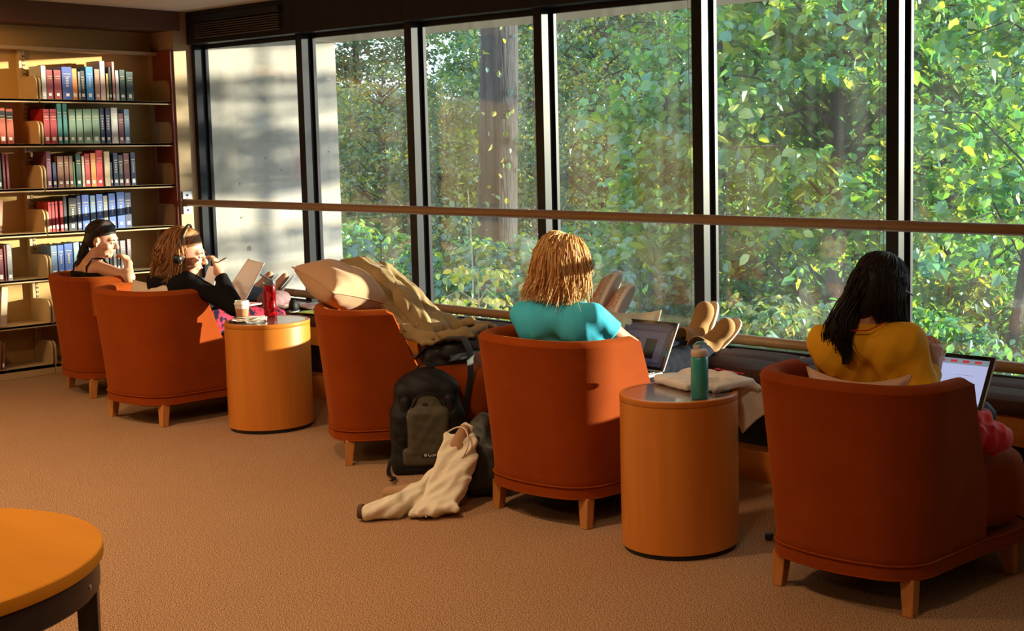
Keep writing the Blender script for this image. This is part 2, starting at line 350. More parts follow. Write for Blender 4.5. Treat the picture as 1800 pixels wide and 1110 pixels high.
# blind cords hanging by each mullion
for i, x in enumerate(MX[1:7]):
    b = MB()
    for dx in (0, .022): b.tube([(dx, 0, 0), (dx+.003, 0, -.9), (dx, 0, -1.86)], .0022, 5)
    b.lathe([(.001, -1.90), (.007, -1.89), (.008, -1.87), (.003, -1.85)], (.011, 0, 0), 8)
    o = b.obj('blind_cord', mat('cord_%d' % i, (.10, .09, .08), .7)); o.location = (x-.115, 5.672, 2.44)
    tag(o, ['thin blind cord in front of the concrete wall, left end of the windows', 'thin blind cord by the mullion behind the khaki jacket', 'thin blind cord beside the big tree trunk view, left of the blonde head', 'thin blind cord above the boots, left of the middle mullion', 'thin blind cord left of the dark haired head', 'thin blind cord at the right edge of the windows'][i], 'blind cord', 'cords of the raised blinds')
# raised blind in the first bay
t = thing('raised_blind', 'dark raised slatted blind stacked at the top of the leftmost window', 'window blind', (-8.95, 5.56, 2.47))
b = MB()
for k in range(7): b.box((0, 0, .012+k*.017), (1.12, .05, .006))
b.obj('slat_stack', mat('blind_slat', (.09, .075, .062), .5), t); b = MB(); b.box((0, 0, .155), (1.14, .06, .05)); b.obj('headrail', M['frame'], t, bevel=.004)
# handrails
def railing(name, label, z, x0, plate):
    t = thing(name, label, 'rail', (0, 5.50, z)); m = M['rail']
    b = MB(); b.tube([(x0, 0, 0), (XR-.02, 0, 0)], .0275, 20); b.obj('tube', m, t, 60)
    for x in MX[1:]:
        b = MB(); b.tube([(x-.016, 0, 0), (x+.002, 0, 0)], .0290, 20); b.obj('joint_collar', mat('joint', (.10, .06, .03), .5) if 0 else m, t, 60)
        b = MB(); b.tube([(x, 0, 0), (x, .06, -.0), (x, .098, 0)], .009, 10); b.obj('standoff', M['frame'], t, 60)
    if plate:
        for dz in (-.058, .058):
            b = MB(); b.box((x0+.002, 0, dz), (.008, .075, .062)); o = b.obj('end_plate', M['bracket'], t, bevel=.002)
            b = MB(); b.tube([(x0+.005, .0, dz), (x0+.010, .0, dz)], .008, 10); b.obj('screw', M['frame'], o)
        b = MB(); b.tube([(x0, 0, 0), (x0+.012, 0, 0)], .034, 20); b.obj('end_flange', m, t)
    return t
railing('handrail', 'tan tubular handrail across the windows above head height of the sitters', 1.213, XL+.02, True)
railing('handrail', 'low tan tubular rail along the glass just behind the bench', .585, -9.6, False)
# long bench: base, apron, upholstered top
t = thing('window_bench', 'long low maple bench with quilted brown seat under the windows', 'bench', (-4, 5.2, 0))
b = MB()
for x in np.arange(-5.65, 7.0, 1.22): b.box((x+.61, 0, .0715), (1.216, .42, .143))
b.obj('plinth', M['maple_h'], t, bevel=.002)
b = MB(); b.box((.7, .05, .245), (12.7, .3, .21)); b.obj('recess', M['black'], t)
b = MB()
for x in np.arange(-5.65, 7.0, 2.44): b.box((x+1.22, 0, .415), (2.436, .42, .135))
b.obj('apron', M['maple_h'], t, bevel=.003)
b = MB(); NX = 26
for i in range(NX):
    for j in range(2):
        x0 = -5.65+i*.4923; y0 = -.235+j*.2275
        def fn(u, v, x0=x0, y0=y0):
            e = (1-(2*u-1)**8)*(1-(2*v-1)**8); return (x0+u*.4923, y0+v*.2275, .055+.016*e)
        b.grid(fn, 9, 7)
b.grid(lambda u, v: (-5.65+u*12.8, -.235-.008*math.sin(PI*v), 0+.055*v), 60, 5)
o = b.obj('seat_cushion', M['cushion'], t, 60); o.location = (0, 0, .488)
b = MB(); b.box((.75, 0, .003), (12.8, .46, .008)); o = b.obj('piping', M['cushion'], t); o.location = (0, 0, .484)
for i in range(0, 25, 1):
    b = MB(); b.tube([(0, -.238, .0), (0, -.243, .028), (0, -.236, .056)], .004, 6); o2 = b.obj('seam', M['black'], o, 60); o2.location = (-5.65+(i+1)*.4923, 0, .002)
# ================================================================ SHELVING
def shelving():
    y0, y1, xf, xb = 4.425, 5.435, -9.72, -10.02
    zs = [2.0, 1.68, 1.36, 1.04, .71, .38, .075]
    def unit(a, z, label, red):
        t = thing('bookcase', label, 'bookcase', (xf, a, 0)); w = z-a
        b = MB(); b.box((-.295, w/2, 1.22), (.012, w, 2.44)); b.obj('back_panel', M['caseback'], t)
        b = MB(); b.box((-.27, .012, 1.19), (.05, .022, 2.38)); b.box((-.27, w-.012, 1.19), (.05, .022, 2.38)); b.obj('post', M['case'], t, bevel=.002)
        b = MB()
        for k in range(64):
            for q in (.007, .017): b.box((-.2445, q, .3+k*.032), (.002, .005, .014))
        b.obj('slot', M['black'], t)
        b = MB(); b.box((-.235, w/2, 2.375), (.12, w, .028)); b.obj('top_rail', M['case'], t, bevel=.003)
        b = MB(); b.box((-.14, w/2, .033), (.28, w-.004, .066)); b.obj('kick_base', M['case'], t, bevel=.003)
        for s in zs:
            b = MB(); b.box((-.145, w/2, -.009), (.29, w-.006, .018)); b.box((-.004, w/2, -.013), (.008, w-.006, .026)); o = b.obj('shelf', M['case'], t, bevel=.002); o.location = (0, 0, s)
            for e in (.012, w-.012):
                pr = [(-.29, -.01), (-.012, -.01), (-.006, .0), (-.006, .115)]+[(-.056+.05*math.cos(q), .115+.05*math.sin(q)) for q in np.linspace(.15, PI/2, 7)]+[(-.29, .165)]
                b = MB(); b.prism(pr, e-.006, e+.006, M=Matrix(((1, 0, 0, 0), (0, 0, 1, 0), (0, 1, 0, 0), (0, 0, 0, 1)))); b.obj('end_bracket', M['case'], o, bevel=.002)
        if red:
            b = MB(); b.box((-.135, w+.004, 1.2), (.31, .022, 2.4)); b.obj('end_panel', M['redpanel'], t, bevel=.002)
        return t
    unit(y0, y1, 'beige steel bookcase bay beside the window corner with red end panel', True)
    unit(y0-1.0, y0, 'beige steel bookcase bay cut by the left picture edge, half empty', False)
shelving()
BK = {'white': (.62, .60, .58), 'dark red': (.30, .02, .025), 'royal blue': (.03, .06, .32), 'orange': (.80, .25, .03), 'grey': (.25, .24, .24), 'black': (.02, .018, .02), 'bright blue': (.02, .22, .62), 'tan': (.45, .22, .13), 'pale pink': (.72, .50, .45), 'yellow': (.7, .5, .1), 'pale red': (.62, .25, .22), 'dark green': (.015, .05, .035), 'red': (.45, .02, .025), 'teal': (.035, .20, .19), 'sage green': (.17, .27, .17), 'navy': (.012, .022, .10), 'maroon': (.16, .02, .03), 'slate blue': (.12, .20, .33), 'mauve': (.22, .07, .12), 'brown': (.22, .085, .035), 'bright green': (.04, .28, .08), 'cream': (.60, .45, .30), 'bright red': (.62, .015, .02), 'medium blue': (.05, .12, .45), 'pale blue': (.35, .55, .68), 'rust': (.42, .075, .025), 'mauve grey': (.28, .22, .25)}
ROWS=[
('first', 2.0, [(4.45, 4.488, 0.239, 'white'), (4.488, 4.538, 0.212, 'dark red'), (4.54, 4.596, 0.213, 'dark red'), (4.599, 4.678, 0.238, 'royal blue'), (4.674, 4.715, 0.228, 'orange'), (4.717, 4.738, 0.207, 'grey'), (4.739, 4.775, 0.214, 'black'), (4.777, 4.835, 0.245, 'bright blue'), (4.841, 4.884, 0.229, 'tan'), (4.886, 4.926, 0.292, 'pale pink'), (4.929, 4.95, 0.2, 'yellow'), (4.952, 4.973, 0.248, 'black'), (4.976, 5.0, 0.289, 'pale red'), (5.003, 5.033, 0.226, 'white'), (5.035, 5.081, 0.233, 'dark green'), (5.084, 5.142, 0.22, 'dark green')]),
('second', 1.68, [(4.45, 4.497, 0.249, 'red'), (4.498, 4.55, 0.25, 'red'), (4.552, 4.59, 0.29, 'teal'), (4.593, 4.629, 0.29, 'teal'), (4.631, 4.684, 0.252, 'sage green'), (4.686, 4.738, 0.253, 'sage green'), (4.74, 4.807, 0.255, 'sage green'), (4.809, 4.868, 0.256, 'sage green'), (4.87, 4.906, 0.263, 'navy'), (4.909, 4.947, 0.263, 'navy'), (4.95, 5.005, 0.267, 'white'), (5.008, 5.052, 0.225, 'maroon'), (5.054, 5.099, 0.257, 'slate blue')]),
('third', 1.36, [(4.454, 4.492, 0.264, 'mauve'), (4.495, 4.525, 0.184, 'navy'), (4.527, 4.577, 0.229, 'brown'), (4.579, 4.614, 0.23, 'brown'), (4.616, 4.647, 0.231, 'brown'), (4.649, 4.664, 0.186, 'bright green'), (4.666, 4.707, 0.246, 'dark green'), (4.709, 4.731, 0.227, 'cream'), (4.733, 4.775, 0.244, 'red'), (4.776, 4.819, 0.248, 'orange'), (4.821, 4.878, 0.269, 'bright red'), (4.88, 4.925, 0.259, 'cream'), (4.928, 4.949, 0.179, 'dark green'), (4.95, 4.989, 0.248, 'navy'), (4.992, 5.031, 0.232, 'black'), (5.034, 5.082, 0.244, 'maroon'), (5.088, 5.129, 0.251, 'navy')]),
('fourth', 1.04, [(4.443, 4.469, 0.217, 'red'), (4.472, 4.497, 0.217, 'red'), (4.5, 4.525, 0.22, 'red'), (4.528, 4.556, 0.222, 'red'), (4.56, 4.587, 0.254, 'black'), (4.592, 4.655, 0.241, 'black'), (4.659, 4.693, 0.256, 'navy'), (4.696, 4.754, 0.26, 'medium blue'), (4.757, 4.8, 0.254, 'slate blue'), (4.803, 4.855, 0.262, 'medium blue'), (4.858, 4.895, 0.249, 'grey'), (4.899, 4.956, 0.264, 'medium blue'), (4.959, 5.022, 0.272, 'medium blue'), (5.025, 5.079, 0.266, 'navy')]),
('fifth', 0.71, [(4.445, 4.494, 0.229, 'slate blue'), (4.497, 4.545, 0.23, 'medium blue'), (4.548, 4.613, 0.236, 'medium blue'), (4.616, 4.661, 0.241, 'pale blue'), (4.664, 4.709, 0.235, 'slate blue'), (4.712, 4.753, 0.236, 'navy'), (4.756, 4.8, 0.23, 'grey'), (4.802, 4.846, 0.224, 'black'), (4.849, 4.88, 0.225, 'grey'), (4.883, 4.909, 0.219, 'black'), (4.911, 4.939, 0.226, 'grey'), (4.942, 4.969, 0.234, 'black'), (4.972, 5.019, 0.234, 'mauve grey'), (5.022, 5.056, 0.242, 'mauve grey')]),
('second', 1.68, [(4.141, 4.187, 0.252, 'rust'), (4.19, 4.241, 0.246, 'rust')]),
('third', 1.36, [(4.113, 4.142, 0.265, 'dark green'), (4.148, 4.167, 0.257, 'maroon'), (4.171, 4.19, 0.249, 'maroon')]),
('fourth', 1.04, [(4.094, 4.121, 0.241, 'tan')]),
('fifth', 0.71, [(4.075, 4.116, 0.229, 'maroon'), (4.119, 4.134, 0.255, 'maroon'), (4.136, 4.175, 0.258, 'grey')]),
('sixth', 0.38, [(4.061, 4.108, 0.284, 'cream')]),
('seventh', 0.07, [(4.035, 4.053, 0.21, 'brown'), (4.055, 4.078, 0.197, 'brown')]),
]

BMAT = {k: mat('cover_'+k.replace(' ', '_'), v, .45, n=(30, tuple(c*.8 for c in v), .3)) for k, v in BK.items()}
LAB = M['paper']; GILT = mat('gilt_lettering', (.5, .42, .28), .4)
ORD = {'first': 'top', 'second': 'second', 'third': 'third', 'fourth': 'fourth', 'fifth': 'fifth', 'sixth': 'sixth', 'seventh': 'bottom'}
def books():
    seen = {}
    for ri, (rn, z, row) in enumerate(ROWS):
        bay = 'bay by the window' if row[0][0] > 4.42 else 'bay at the left picture edge'
        for k, (a, c, h, colr) in enumerate(row):
            w = max(c-a-.002, .012); d = .17+.05*random.random(); h2 = h
            l = row[k-1][3] if k else None; r = row[k+1][3] if k+1 < len(row) else None
            if l and r: pos = 'between %s and %s books' % (l, r)
            elif r: pos = 'leftmost, before a %s book' % r
            elif l: pos = 'rightmost, after a %s book' % l
            else: pos = 'leaning alone'
            lb = '%s book on the %s %s shelf, %s' % (colr, ORD[rn], 'window-bay' if bay[4] == 'b' else 'left-edge', pos)
            cover = BMAT[colr]
            b = MB(); b.box((-.003, 0, h2/2), (.006, w, h2), mi=0)                       # spine
            for s in (-1, 1): b.box((-d/2, s*(w/2-.0015), h2/2), (d, .003, h2), mi=0)
            b.box((-d/2-.001, 0, h2/2), (d-.008, w-.006, h2-.008), mi=1)
            if w > .018 and colr not in ('pale pink', 'cream'):
                lz = .035 if rn != 'fifth' else .03
                b.box((.0004, 0, lz), (.0012, min(w*.6, .018+.008*random.random()), .020+.012*random.random()), mi=1)
                if w > .03:
                    b.box((.0004, 0, h2*.78), (.0012, w*.7, .006), mi=2); b.box((.0004, 0, h2*.70), (.0012, w*.6, .004), mi=2)
                if colr in ('rust', 'red') and h2 > .2: b.box((.0003, 0, h2*.82 if colr == 'rust' else h2*.9), (.0012, w*.98, .05 if colr == 'rust' else .004), mi=3)
                if colr in ('bright blue', 'royal blue', 'black', 'navy', 'medium blue') and w > .03:
                    for q in range(4): b.box((.0004, 0, h2*.42+q*.018), (.0012, w*.25, .012), mi=2)
            o = b.obj('book', [cover, LAB, GILT, M['black']], bevel=.0012, seg=1); o.location = (-9.735-.012*random.random(), (a+c)/2, z)
            if (rn, colr) in (('sixth', 'cream'), ('seventh', 'brown')) or (rn == 'fourth' and colr == 'tan'): o.rotation_euler = (-.09, 0, 0); o.location.z += .003
            if rn == 'fourth' and colr == 'black' and w > .04: o.rotation_euler = (-.03, 0, 0)
            tag(o, lb, 'book', 'books on the %s shelf of the %s' % (ORD[rn], bay))
books()

# ================================================================ ARMCHAIRS
def chair_path(L):
    """outer plan outline of the tub back, from left wing front round the back; returns points+normals for arc positions"""
    pts = []
    pts += [(-.338+.02*t, .42-.34*t) for t in np.linspace(0, 1, 12)]
    cx, cy, r = -.318+.18, .09, .18
    for a in np.linspace(PI, 1.5*PI-.12, 12)[1:]: pts.append((cx+r*math.cos(a), cy+r*math.sin(a)*.93))
    x0, y0 = pts[-1]
    for t in np.linspace(0, 1, 8)[1:]: x = x0*(1-t); pts.append((x, y0-.018*(1-(x/x0)**2)))
    pts += [(-x, y) for x, y in pts[-2::-1]]
    P = np.array(pts); s = np.r_[0, np.cumsum(np.linalg.norm(np.diff(P, axis=0), axis=1))]; tot = s[-1]
    q = np.clip(L*tot, 0, tot); X = np.interp(q, s, P[:, 0]); Y = np.interp(q, s, P[:, 1])
    e = 1e-3*tot; dx = np.interp(q+e, s, P[:, 0])-np.interp(q-e, s, P[:, 0]); dy = np.interp(q+e, s, P[:, 1])-np.interp(q-e, s, P[:, 1])
    n = np.hypot(dx, dy)+1e-9
    return X, Y, dy/n, -dx/n, tot     # outward normal
def armchair(loc, rot, label):
    t = thing('armchair', label, 'armchair', loc, rot, 'orange tub armchairs facing the windows')
    NU, z0, zt, th = 56, .178, .800, .078
    # profile: outer bottom -> outer top -> rounded rim -> inner top -> inner bottom   (offset, z)
    prof = [(0, z0), (.002, z0+.004)]+[(.060*((z-z0)/(zt-z0))**1.15, z) for z in np.linspace(z0+.03, zt-.03, 11)]
    cxo = .060-th/2
    prof += [(cxo+th/2*math.cos(a), zt-.03+.034*math.sin(a)) for a in np.linspace(.25, PI-.25, 7)]
    prof += [(.060*((z-z0)/(zt-z0))-th, z) for z in np.linspace(zt-.04, .40, 8)]
    V = []
    for off, z in prof:
        cut = 0 if z < .36 else .245*((z-.36)/(.44))**.9+(.03 if z > zt-.012 else 0)
        base = np.linspace(0, 1, NU)
        tot = 1.9
        s = cut/tot
        L = s+(1-2*s)*base
        X, Y, nx, ny, tot = chair_path(L)
        X = X+nx*off; Y = Y+ny*off
        V += [(a, b, z) for a, b in zip(X, Y)]
    n = len(prof); F = [(j*NU+i, j*NU+i+1, (j+1)*NU+i+1, (j+1)*NU+i) for j in range(n-1) for i in range(NU-1)]
    F += [(i, (n-1)*NU+i, (n-1)*NU+i+1, i+1) for i in range(NU-1)]
    F += [tuple(j*NU for j in range(n)), tuple(j*NU+NU-1 for j in range(n-1, -1, -1))]
    sh = mesh('backrest', V, F, M['fabric'], t, 50, bevel=.012, seg=3)
    # base band + seams: closed outline round the whole chair
    X, Y, nx, ny, _ = chair_path(np.linspace(0, 1, 60))
    out = list(zip(X, Y))+[(.362, .50), (.374, .64), (.358, .72), (.30, .755), (0, .765), (-.30, .755), (-.358, .72), (-.374, .64), (-.362, .50)]
    def band(o, za, zb):
        A = np.array(out); c = np.array([0, .3]); d = (A-c); d /= np.linalg.norm(d, axis=1)[:, None]; return [tuple(p) for p in A+d*o]
    b = MB(); b.prism(band(.004, 0, 0), .128, .178); b.obj('base_band', M['fabric'], t, 60, bevel=.006)
    b = MB(); q = band(.006, 0, 0); pts = [(x, y, .179) for x, y in q]+[(q[0][0], q[0][1], .179)]; b.tube(pts, .0045, 6, cap=False); b.obj('piping', M['fabric'], t, 80)
    b = MB(); q = band(.004, 0, 0); pts = [(x, y, .130) for x, y in q]+[(q[0][0], q[0][1], .130)]; b.tube(pts, .0035, 6, cap=False); b.obj('piping', M['fabric'], t, 80)
    b = MB(); b.prism(band(-.012, 0, 0), .122, .129); b.obj('shade_plate', M['black'], t)  # black underside plate added to deepen the shade under the chair
    # seat body
    def seat(u, v):
        a = 2*PI*u; e = .28; ca, sa = math.cos(a), math.sin(a)
        hx = .372*math.copysign(abs(ca)**e, ca); hy = .345*math.copysign(abs(sa)**e, sa)
        ph = -PI/2+PI*v; k = abs(math.cos(ph))**.28; z = math.copysign(abs(math.sin(ph))**.45, math.sin(ph))
        if hy < .02: hx *= .80
        return (hx*k, .405+hy*k, .33+.15*z+(.012*(1-(hx*k/.37)**2) if z > .5 else 0))
    b = MB(); b.grid(seat, 64, 26, closeu=True); b.obj('seat_cushion', M['fabric'], t, 70)
    for sx in (-1, 1):
        for y, back in ((0, True), (.62, False)):
            x = sx*(.27 if back else .335); b = MB(); top = Vector((x-sx*(.004 if back else .0), y+(.006 if back else -.01), .13)); bot = Vector((x+sx*.004, y-(.005 if back else -.004), 0))
            w1, w0 = .056, .043; vs = []
            for p, w in ((bot, w0), (top, w1)):
                for ax, ay in ((-1, -1), (1, -1), (1, 1), (-1, 1)): vs.append((p.x+ax*w/2, p.y+ay*w*.42, p.z))
            b.add(vs, [(0, 3, 2, 1), (4, 5, 6, 7), (0, 1, 5, 4), (1, 2, 6, 5), (2, 3, 7, 6), (3, 0, 4, 7)]); b.obj('leg', M['leg'], t, bevel=.003)
    return t
CH = [armchair((-8.80, 4.175, 0), -.20, 'orange velvet armchair farthest from us, nearest the bookcase, holding the person in the strappy top'),
      armchair((-7.56, 3.915, 0), .05, 'orange velvet armchair holding the person in black with headphones'),
      armchair((-5.822, 4.16, 0), -.61, 'orange velvet armchair turned sideways with a pillow and khaki jacket on it'),
      armchair((-4.106, 3.92, 0), 0, 'orange velvet armchair holding the blonde person in turquoise'),
      armchair((-2.49, 3.83, 0), 0, 'closest orange velvet armchair, holding the person in the mustard top')]
# ================================================================ DRUM SIDE TABLES
def drum(x, y, label):
    t = thing('side_table', label, 'side table', (x, y, 0), 0, 'maple drum side tables between the armchairs'); r = .2385
    b = MB(); b.lathe([(r-.012, 0), (r-.012, .022)], n=72); b.obj('plinth', M['black'], t)
    b = MB(); b.lathe([(r-.001, .022), (r-.001, .602)], n=96); b.obj('drum', M['maple'], t)
    b = MB(); b.lathe([(r-.001, .6035), (r, .605), (r, .624), (r-.003, .627), (r-.022, .627)], n=96, cap=False); b.obj('edge_band', M['maple'], t)
    b = MB(); b.lathe([(r-.0225, .600), (r-.0225, .6262)], n=96); b.obj('tabletop', M['laminate'], t)
    return t
drum(-3.374, 3.988, 'maple drum table holding the teal bottle and white cloth bag')
drum(-6.775, 4.312, 'maple drum table holding the red bottle and coffee cup')
# low round table at the lower left corner
t = thing('round_table', 'amber topped round table with dark legs at the lower left corner', 'table', (-3.227, 1.018, 0))
b = MB(); R0 = .489; b.lathe([(R0-.002, .668), (R0, .672), (R0, .697), (R0-.003, .700)], n=128); b.obj('tabletop', M['amber_top'], t)
b = MB(); b.lathe([(R0-.045, .668), (R0-.016, .666), (R0-.010, .660), (R0-.010, .603), (R0-.014, .598), (R0-.05, .598)], n=128, cap=False); b.obj('apron', M['darkwood'], t)
for k in range(4):
    a = math.radians(57+90*k); b = MB(); rr = R0-.035
    b.box((rr*math.cos(a), rr*math.sin(a), .305), (.045, .045, .61), Matrix.Rotation(a, 3, 'Z'), taper=.72); b.obj('leg', M['darkwood'], t, bevel=.003)
    b = MB(); b.lathe([(.001, 0), (.006, .001), (.006, .004), (.001, .005)], n=12); s = b.obj('screw', M['bracket'], t); s.location = ((R0-.012)*math.cos(a-.18), (R0-.012)*math.sin(a-.18), .63); s.rotation_euler = (0, PI/2, a-.18)

def bez(P, n=12):
    P = [v3(q) for q in P]; t = np.linspace(0, 1, n)[:, None]
    if len(P) == 4: return P[0]*(1-t)**3+3*P[1]*t*(1-t)**2+3*P[2]*t*t*(1-t)+P[3]*t**3
    m = len(P)-1; x = t[:, 0]*m; i = np.minimum(x.astype(int), m-1); out = []
    for q, k in zip(x, i):
        p0, p1, p2, p3 = P[max(k-1, 0)], P[k], P[k+1], P[min(k+2, m)]; s = q-k
        out.append(.5*((2*p1)+(p2-p0)*s+(2*p0-5*p1+4*p2-p3)*s*s+(3*p1-p0-3*p2+p3)*s**3))
    return np.array(out)
# ================================================================ SMALL THINGS
def lblob(name, prims, mats, parent, **k):
    """blob given in the thing's own coordinates"""
    V, F = sdf_mesh(prims, k.pop('h', .006), k.pop('folds', None), k.pop('smooth', 2), k.pop('cuts', ())); return npmesh(name, V, F, mats, parent)
TZ = .6272
M['redplastic'] = mat('translucent_red_plastic', (.75, .01, .02), .12, trans=.75, coat=.3); M['greycap'] = mat('grey_bottle_cap', (.16, .16, .17), .4)
M['clear'] = mat('clear_plastic', (.8, .78, .76), .1, trans=.6)
t = thing('water_bottle', 'translucent red water bottle with grey cap on the far drum table', 'bottle', (-6.915, 4.425, TZ))
b = MB(); b.lathe([(.001, 0), (.033, 0), (.037, .006), (.037, .06), (.0345, .075), (.0345, .12), (.037, .135), (.037, .175), (.033, .19)], n=40); b.obj('body', M['redplastic'], t, 50)
b = MB(); b.lathe([(.034, .188), (.036, .191), (.036, .213), (.031, .222), (.014, .226), (.001, .226)], n=40); b.box((.0, -.0362, .203), (.02, .002, .009), mi=1); b.obj('cap', [M['greycap'], M['paper']], t, 50)
b = MB(); b.tube([(-.005, 0, .222), (-.02, -.01, .232), (-.045, -.03, .252)], [.008, .007, .005], 8); b.obj('bite_valve', M['greycap'], t, 60)
b = MB()
b.grid(lambda u, v: (.0376*math.cos(-2.75+.5*u), .0376*math.sin(-2.75+.5*u), .02+.15*v), 8, 3)
for k in range(9): b.grid(lambda u, v, k=k: (.0379*math.cos(-2.62+.28*u), .0379*math.sin(-2.62+.28*u), .035+.014*k+.008*v), 5, 2, mi=1)
b.obj('volume_scale', [M['paper'], M['redplastic']], t)
t = thing('coffee_cup', 'paper coffee cup with a brown sleeve and white lid', 'cup', (-6.872, 4.212, TZ))
KR = mat('kraft_sleeve', (.40, .19, .09), .8); WP = mat('cup_white', (.72, .66, .60), .5)
b = MB(); b.lathe([(.028, 0), (.029, .001), (.040, .098)], n=40); b.obj('cup_wall', WP, t, 50)
b = MB(); b.lathe([(.0308, .018), (.0318, .019), (.0385, .072), (.0372, .073)], n=40, cap=False); b.obj('sleeve', KR, t, 50)
b = MB(); b.lathe([(.0415, .096), (.0435, .098), (.0435, .104), (.040, .106), (.038, .118), (.035, .119), (.034, .115), (.001, .115)], n=40); b.obj('lid', mat('lid_white', (.80, .76, .70), .35), t, 40)
def crumple(u, v): return (.19*(u-.5), .10*(v-.5)+.01*math.sin(7*u), .012+.007*math.sin(9*u+2)*math.cos(6*v+u*3)+.004*math.sin(23*u)*math.sin(17*v))
b = MB(); b.grid(crumple, 26, 16); b.grid(lambda u, v: (.15*(u-.5)+.01, .07*(v-.5)+.02, .024+.005*math.sin(8*u+1)*math.cos(5*v)), 18, 12)
o = b.obj('napkin', mat('paper_napkin', (.80, .74, .64), .9), None, 70); o.location = (-6.79, 4.205, TZ+.002); o.rotation_euler = (0, 0, .95)
m = o.modifiers.new('thick', 'SOLIDIFY'); m.thickness = .002; tag(o, 'crumpled white paper napkin in front of the coffee cup', 'napkin')
# teal bottle
t = thing('sports_bottle', 'teal metal sports bottle with a cream lid and loop handle', 'bottle', (-3.213, 3.925, TZ), .5)
TE = mat('teal_enamel', (.03, .33, .32), .3, metal=0, coat=.5); CR = mat('cream_lid', (.62, .50, .40), .45)
b = MB(); b.lathe([(.001, 0), (.031, 0), (.0345, .005), (.0345, .150), (.031, .163), (.029, .166)], n=48); b.obj('body', TE, t, 50)
b = MB(); b.lathe([(.031, .165), (.033, .167), (.033, .187), (.030, .191), (.012, .193), (.001, .193)], n=48); b.obj('lid', CR, t, 50)
b = MB(); b.tube([(-.022, 0, .190), (-.022, 0, .205), (-.008, 0, .219), (.014, 0, .222), (.027, 0, .214), (.03, 0, .205)], [(.006, .004)]*6, 8, flat=(0, 1, 0)); b.obj('loop_handle', mat('pale_teal', (.12, .40, .42), .4), t, 60)
b = MB(); b.box((-.01, 0, .200), (.022, .018, .018)); b.obj('spout', CR, t, bevel=.003)
t = thing('usb_stick', 'small white and silver plug lying by the teal bottle', 'usb stick', (-3.222, 4.06, TZ), .95)
b = MB(); b.box((-.012, 0, .008), (.032, .017, .014)); b.obj('housing', WP, t, bevel=.003)
b = MB(); b.box((.014, 0, .008), (.022, .012, .008)); b.obj('connector', M['bracket'], t, bevel=.001)
b = MB(); b.box((.03, .012, .006), (.03, .013, .011), Matrix.Rotation(.5, 3, 'Z')); b.obj('cap', M['greycap'], t, bevel=.002)
# canvas tote bag: sheet over the drum table falling off its far side
CV = mat('white_canvas', (.90, .87, .81), .85, bump=(160, .35, .002), n=(10, (.68, .60, .50), .3))
t = thing('canvas_tote', 'white canvas tote bag crumpled on the near drum table, hanging off its edge', 'bag', (-3.38, 4.13, TZ))
pr = [rbox((-.05, -.02, .018), (.125, .075, .006), basis((.35, .94, 0)), .010, k=.02), rbox((.06, .02, .022), (.12, .09, .004), basis((.2, 1, .03)), .010, k=.02), cap((-.18, -.06, .018), (-.12, .05, .024), .014, .018), cap((-.16, -.07, .018), (.02, -.11, .02), .014, .014, k=.02),
      cap((-.12, .06, .035), (.10, .08, .038), .018, .02, k=.03), cap((.02, -.06, .02), (.15, .0, .03), .02, .018, k=.03), cap((.14, .05, .034), (.215, .11, .0), .014, .013, k=.03),
      cap((.165, .115, .012), (.20, .13, -.01), .016, .012, k=.03)]
lblob('cloth', pr, CV, t, h=.005, folds=wrinkle(.004, 85, 3, sharp=True))
o3 = v3((-3.38, 4.13, TZ)); q4 = [v3(q)-o3 for q in ((-3.31, 4.185, .648), (-3.165, 4.262, .630), (-3.125, 4.272, .545), (-3.235, 4.222, .435))]
b = MB(); b.grid(lambda u, v: Vector(q4[0]*(1-u)*(1-v)+q4[1]*u*(1-v)+q4[2]*u*v+q4[3]*(1-u)*v)+Vector((.6, .75, 0))*.0+Vector((.65, -.75, 0))*(.014*math.sin(6*u+2*v)*(.3+v)+.02*math.sin(PI*u)), 18, 22)
o = b.obj('hanging_corner', CV, t, 180); m = o.modifiers.new('thick', 'SOLIDIFY'); m.thickness = .005; m.offset = 0
RP = mat('red_print', (.55, .03, .04), .8); b = MB()
for k in range(9): b.tube([(.01+.016*k, .085+.006*math.sin(k), .0585-.0008*k), (.02+.016*k, .105, .058-.0008*k)], .0028, 6)
b.obj('red_print', RP, t)
# ---------------------------------------------------------------- laptops
def laptop(loc, rot, w, h, d, lean, label, screen):
    t = thing('laptop', label, 'laptop', loc, rot); 
    b = MB(); b.box((0, -d/2, 0), (w, d, .016)); b.obj('base', M['alu'], t, bevel=.004)
    b = MB()
    for r in range(5):
        for c in range(13): b.box((-w*.42+c*w*.07, -.045-r*.019, .0088), (w*.058, .015, .003))
    b.obj('keyboard', M['screenoff'], t); b = MB(); b.box((0, -d*.76, .0084), (w*.32, d*.3, .001)); b.obj('trackpad', M['alu'], t)
    R = Matrix.Rotation(-lean, 3, 'X')
    b = MB(); b.box(R @ Vector((0, .004, h/2))+Vector((0, 0, .008)), (w, .008, h), R); lid = b.obj('lid', M['alu'], t, bevel=.003)
    b = MB(); b.box(R @ Vector((0, -.0015, h/2))+Vector((0, 0, .008)), (w-.006, .004, h-.006), R); b.obj('bezel', M['screenoff'], lid, bevel=.001)
    b = MB()
    def q(x0, x1, z0, z1, mi, off): b.box(R @ Vector(((x0+x1)/2*w, -.0038-off, (z0+z1)/2*h))+Vector((0, 0, .008)), (abs(x1-x0)*w, .0006, (z1-z0)*h), R, mi)
    cols = []
    for x0, x1, z0, z1, c, e in screen:
        cols.append(mat('screen_area', c, .3, emit=(c, e) if e else None)); q(x0, x1, z0, z1, len(cols)-1, .0007*len(cols)*.6)
    b.obj('screen', cols, lid); return t
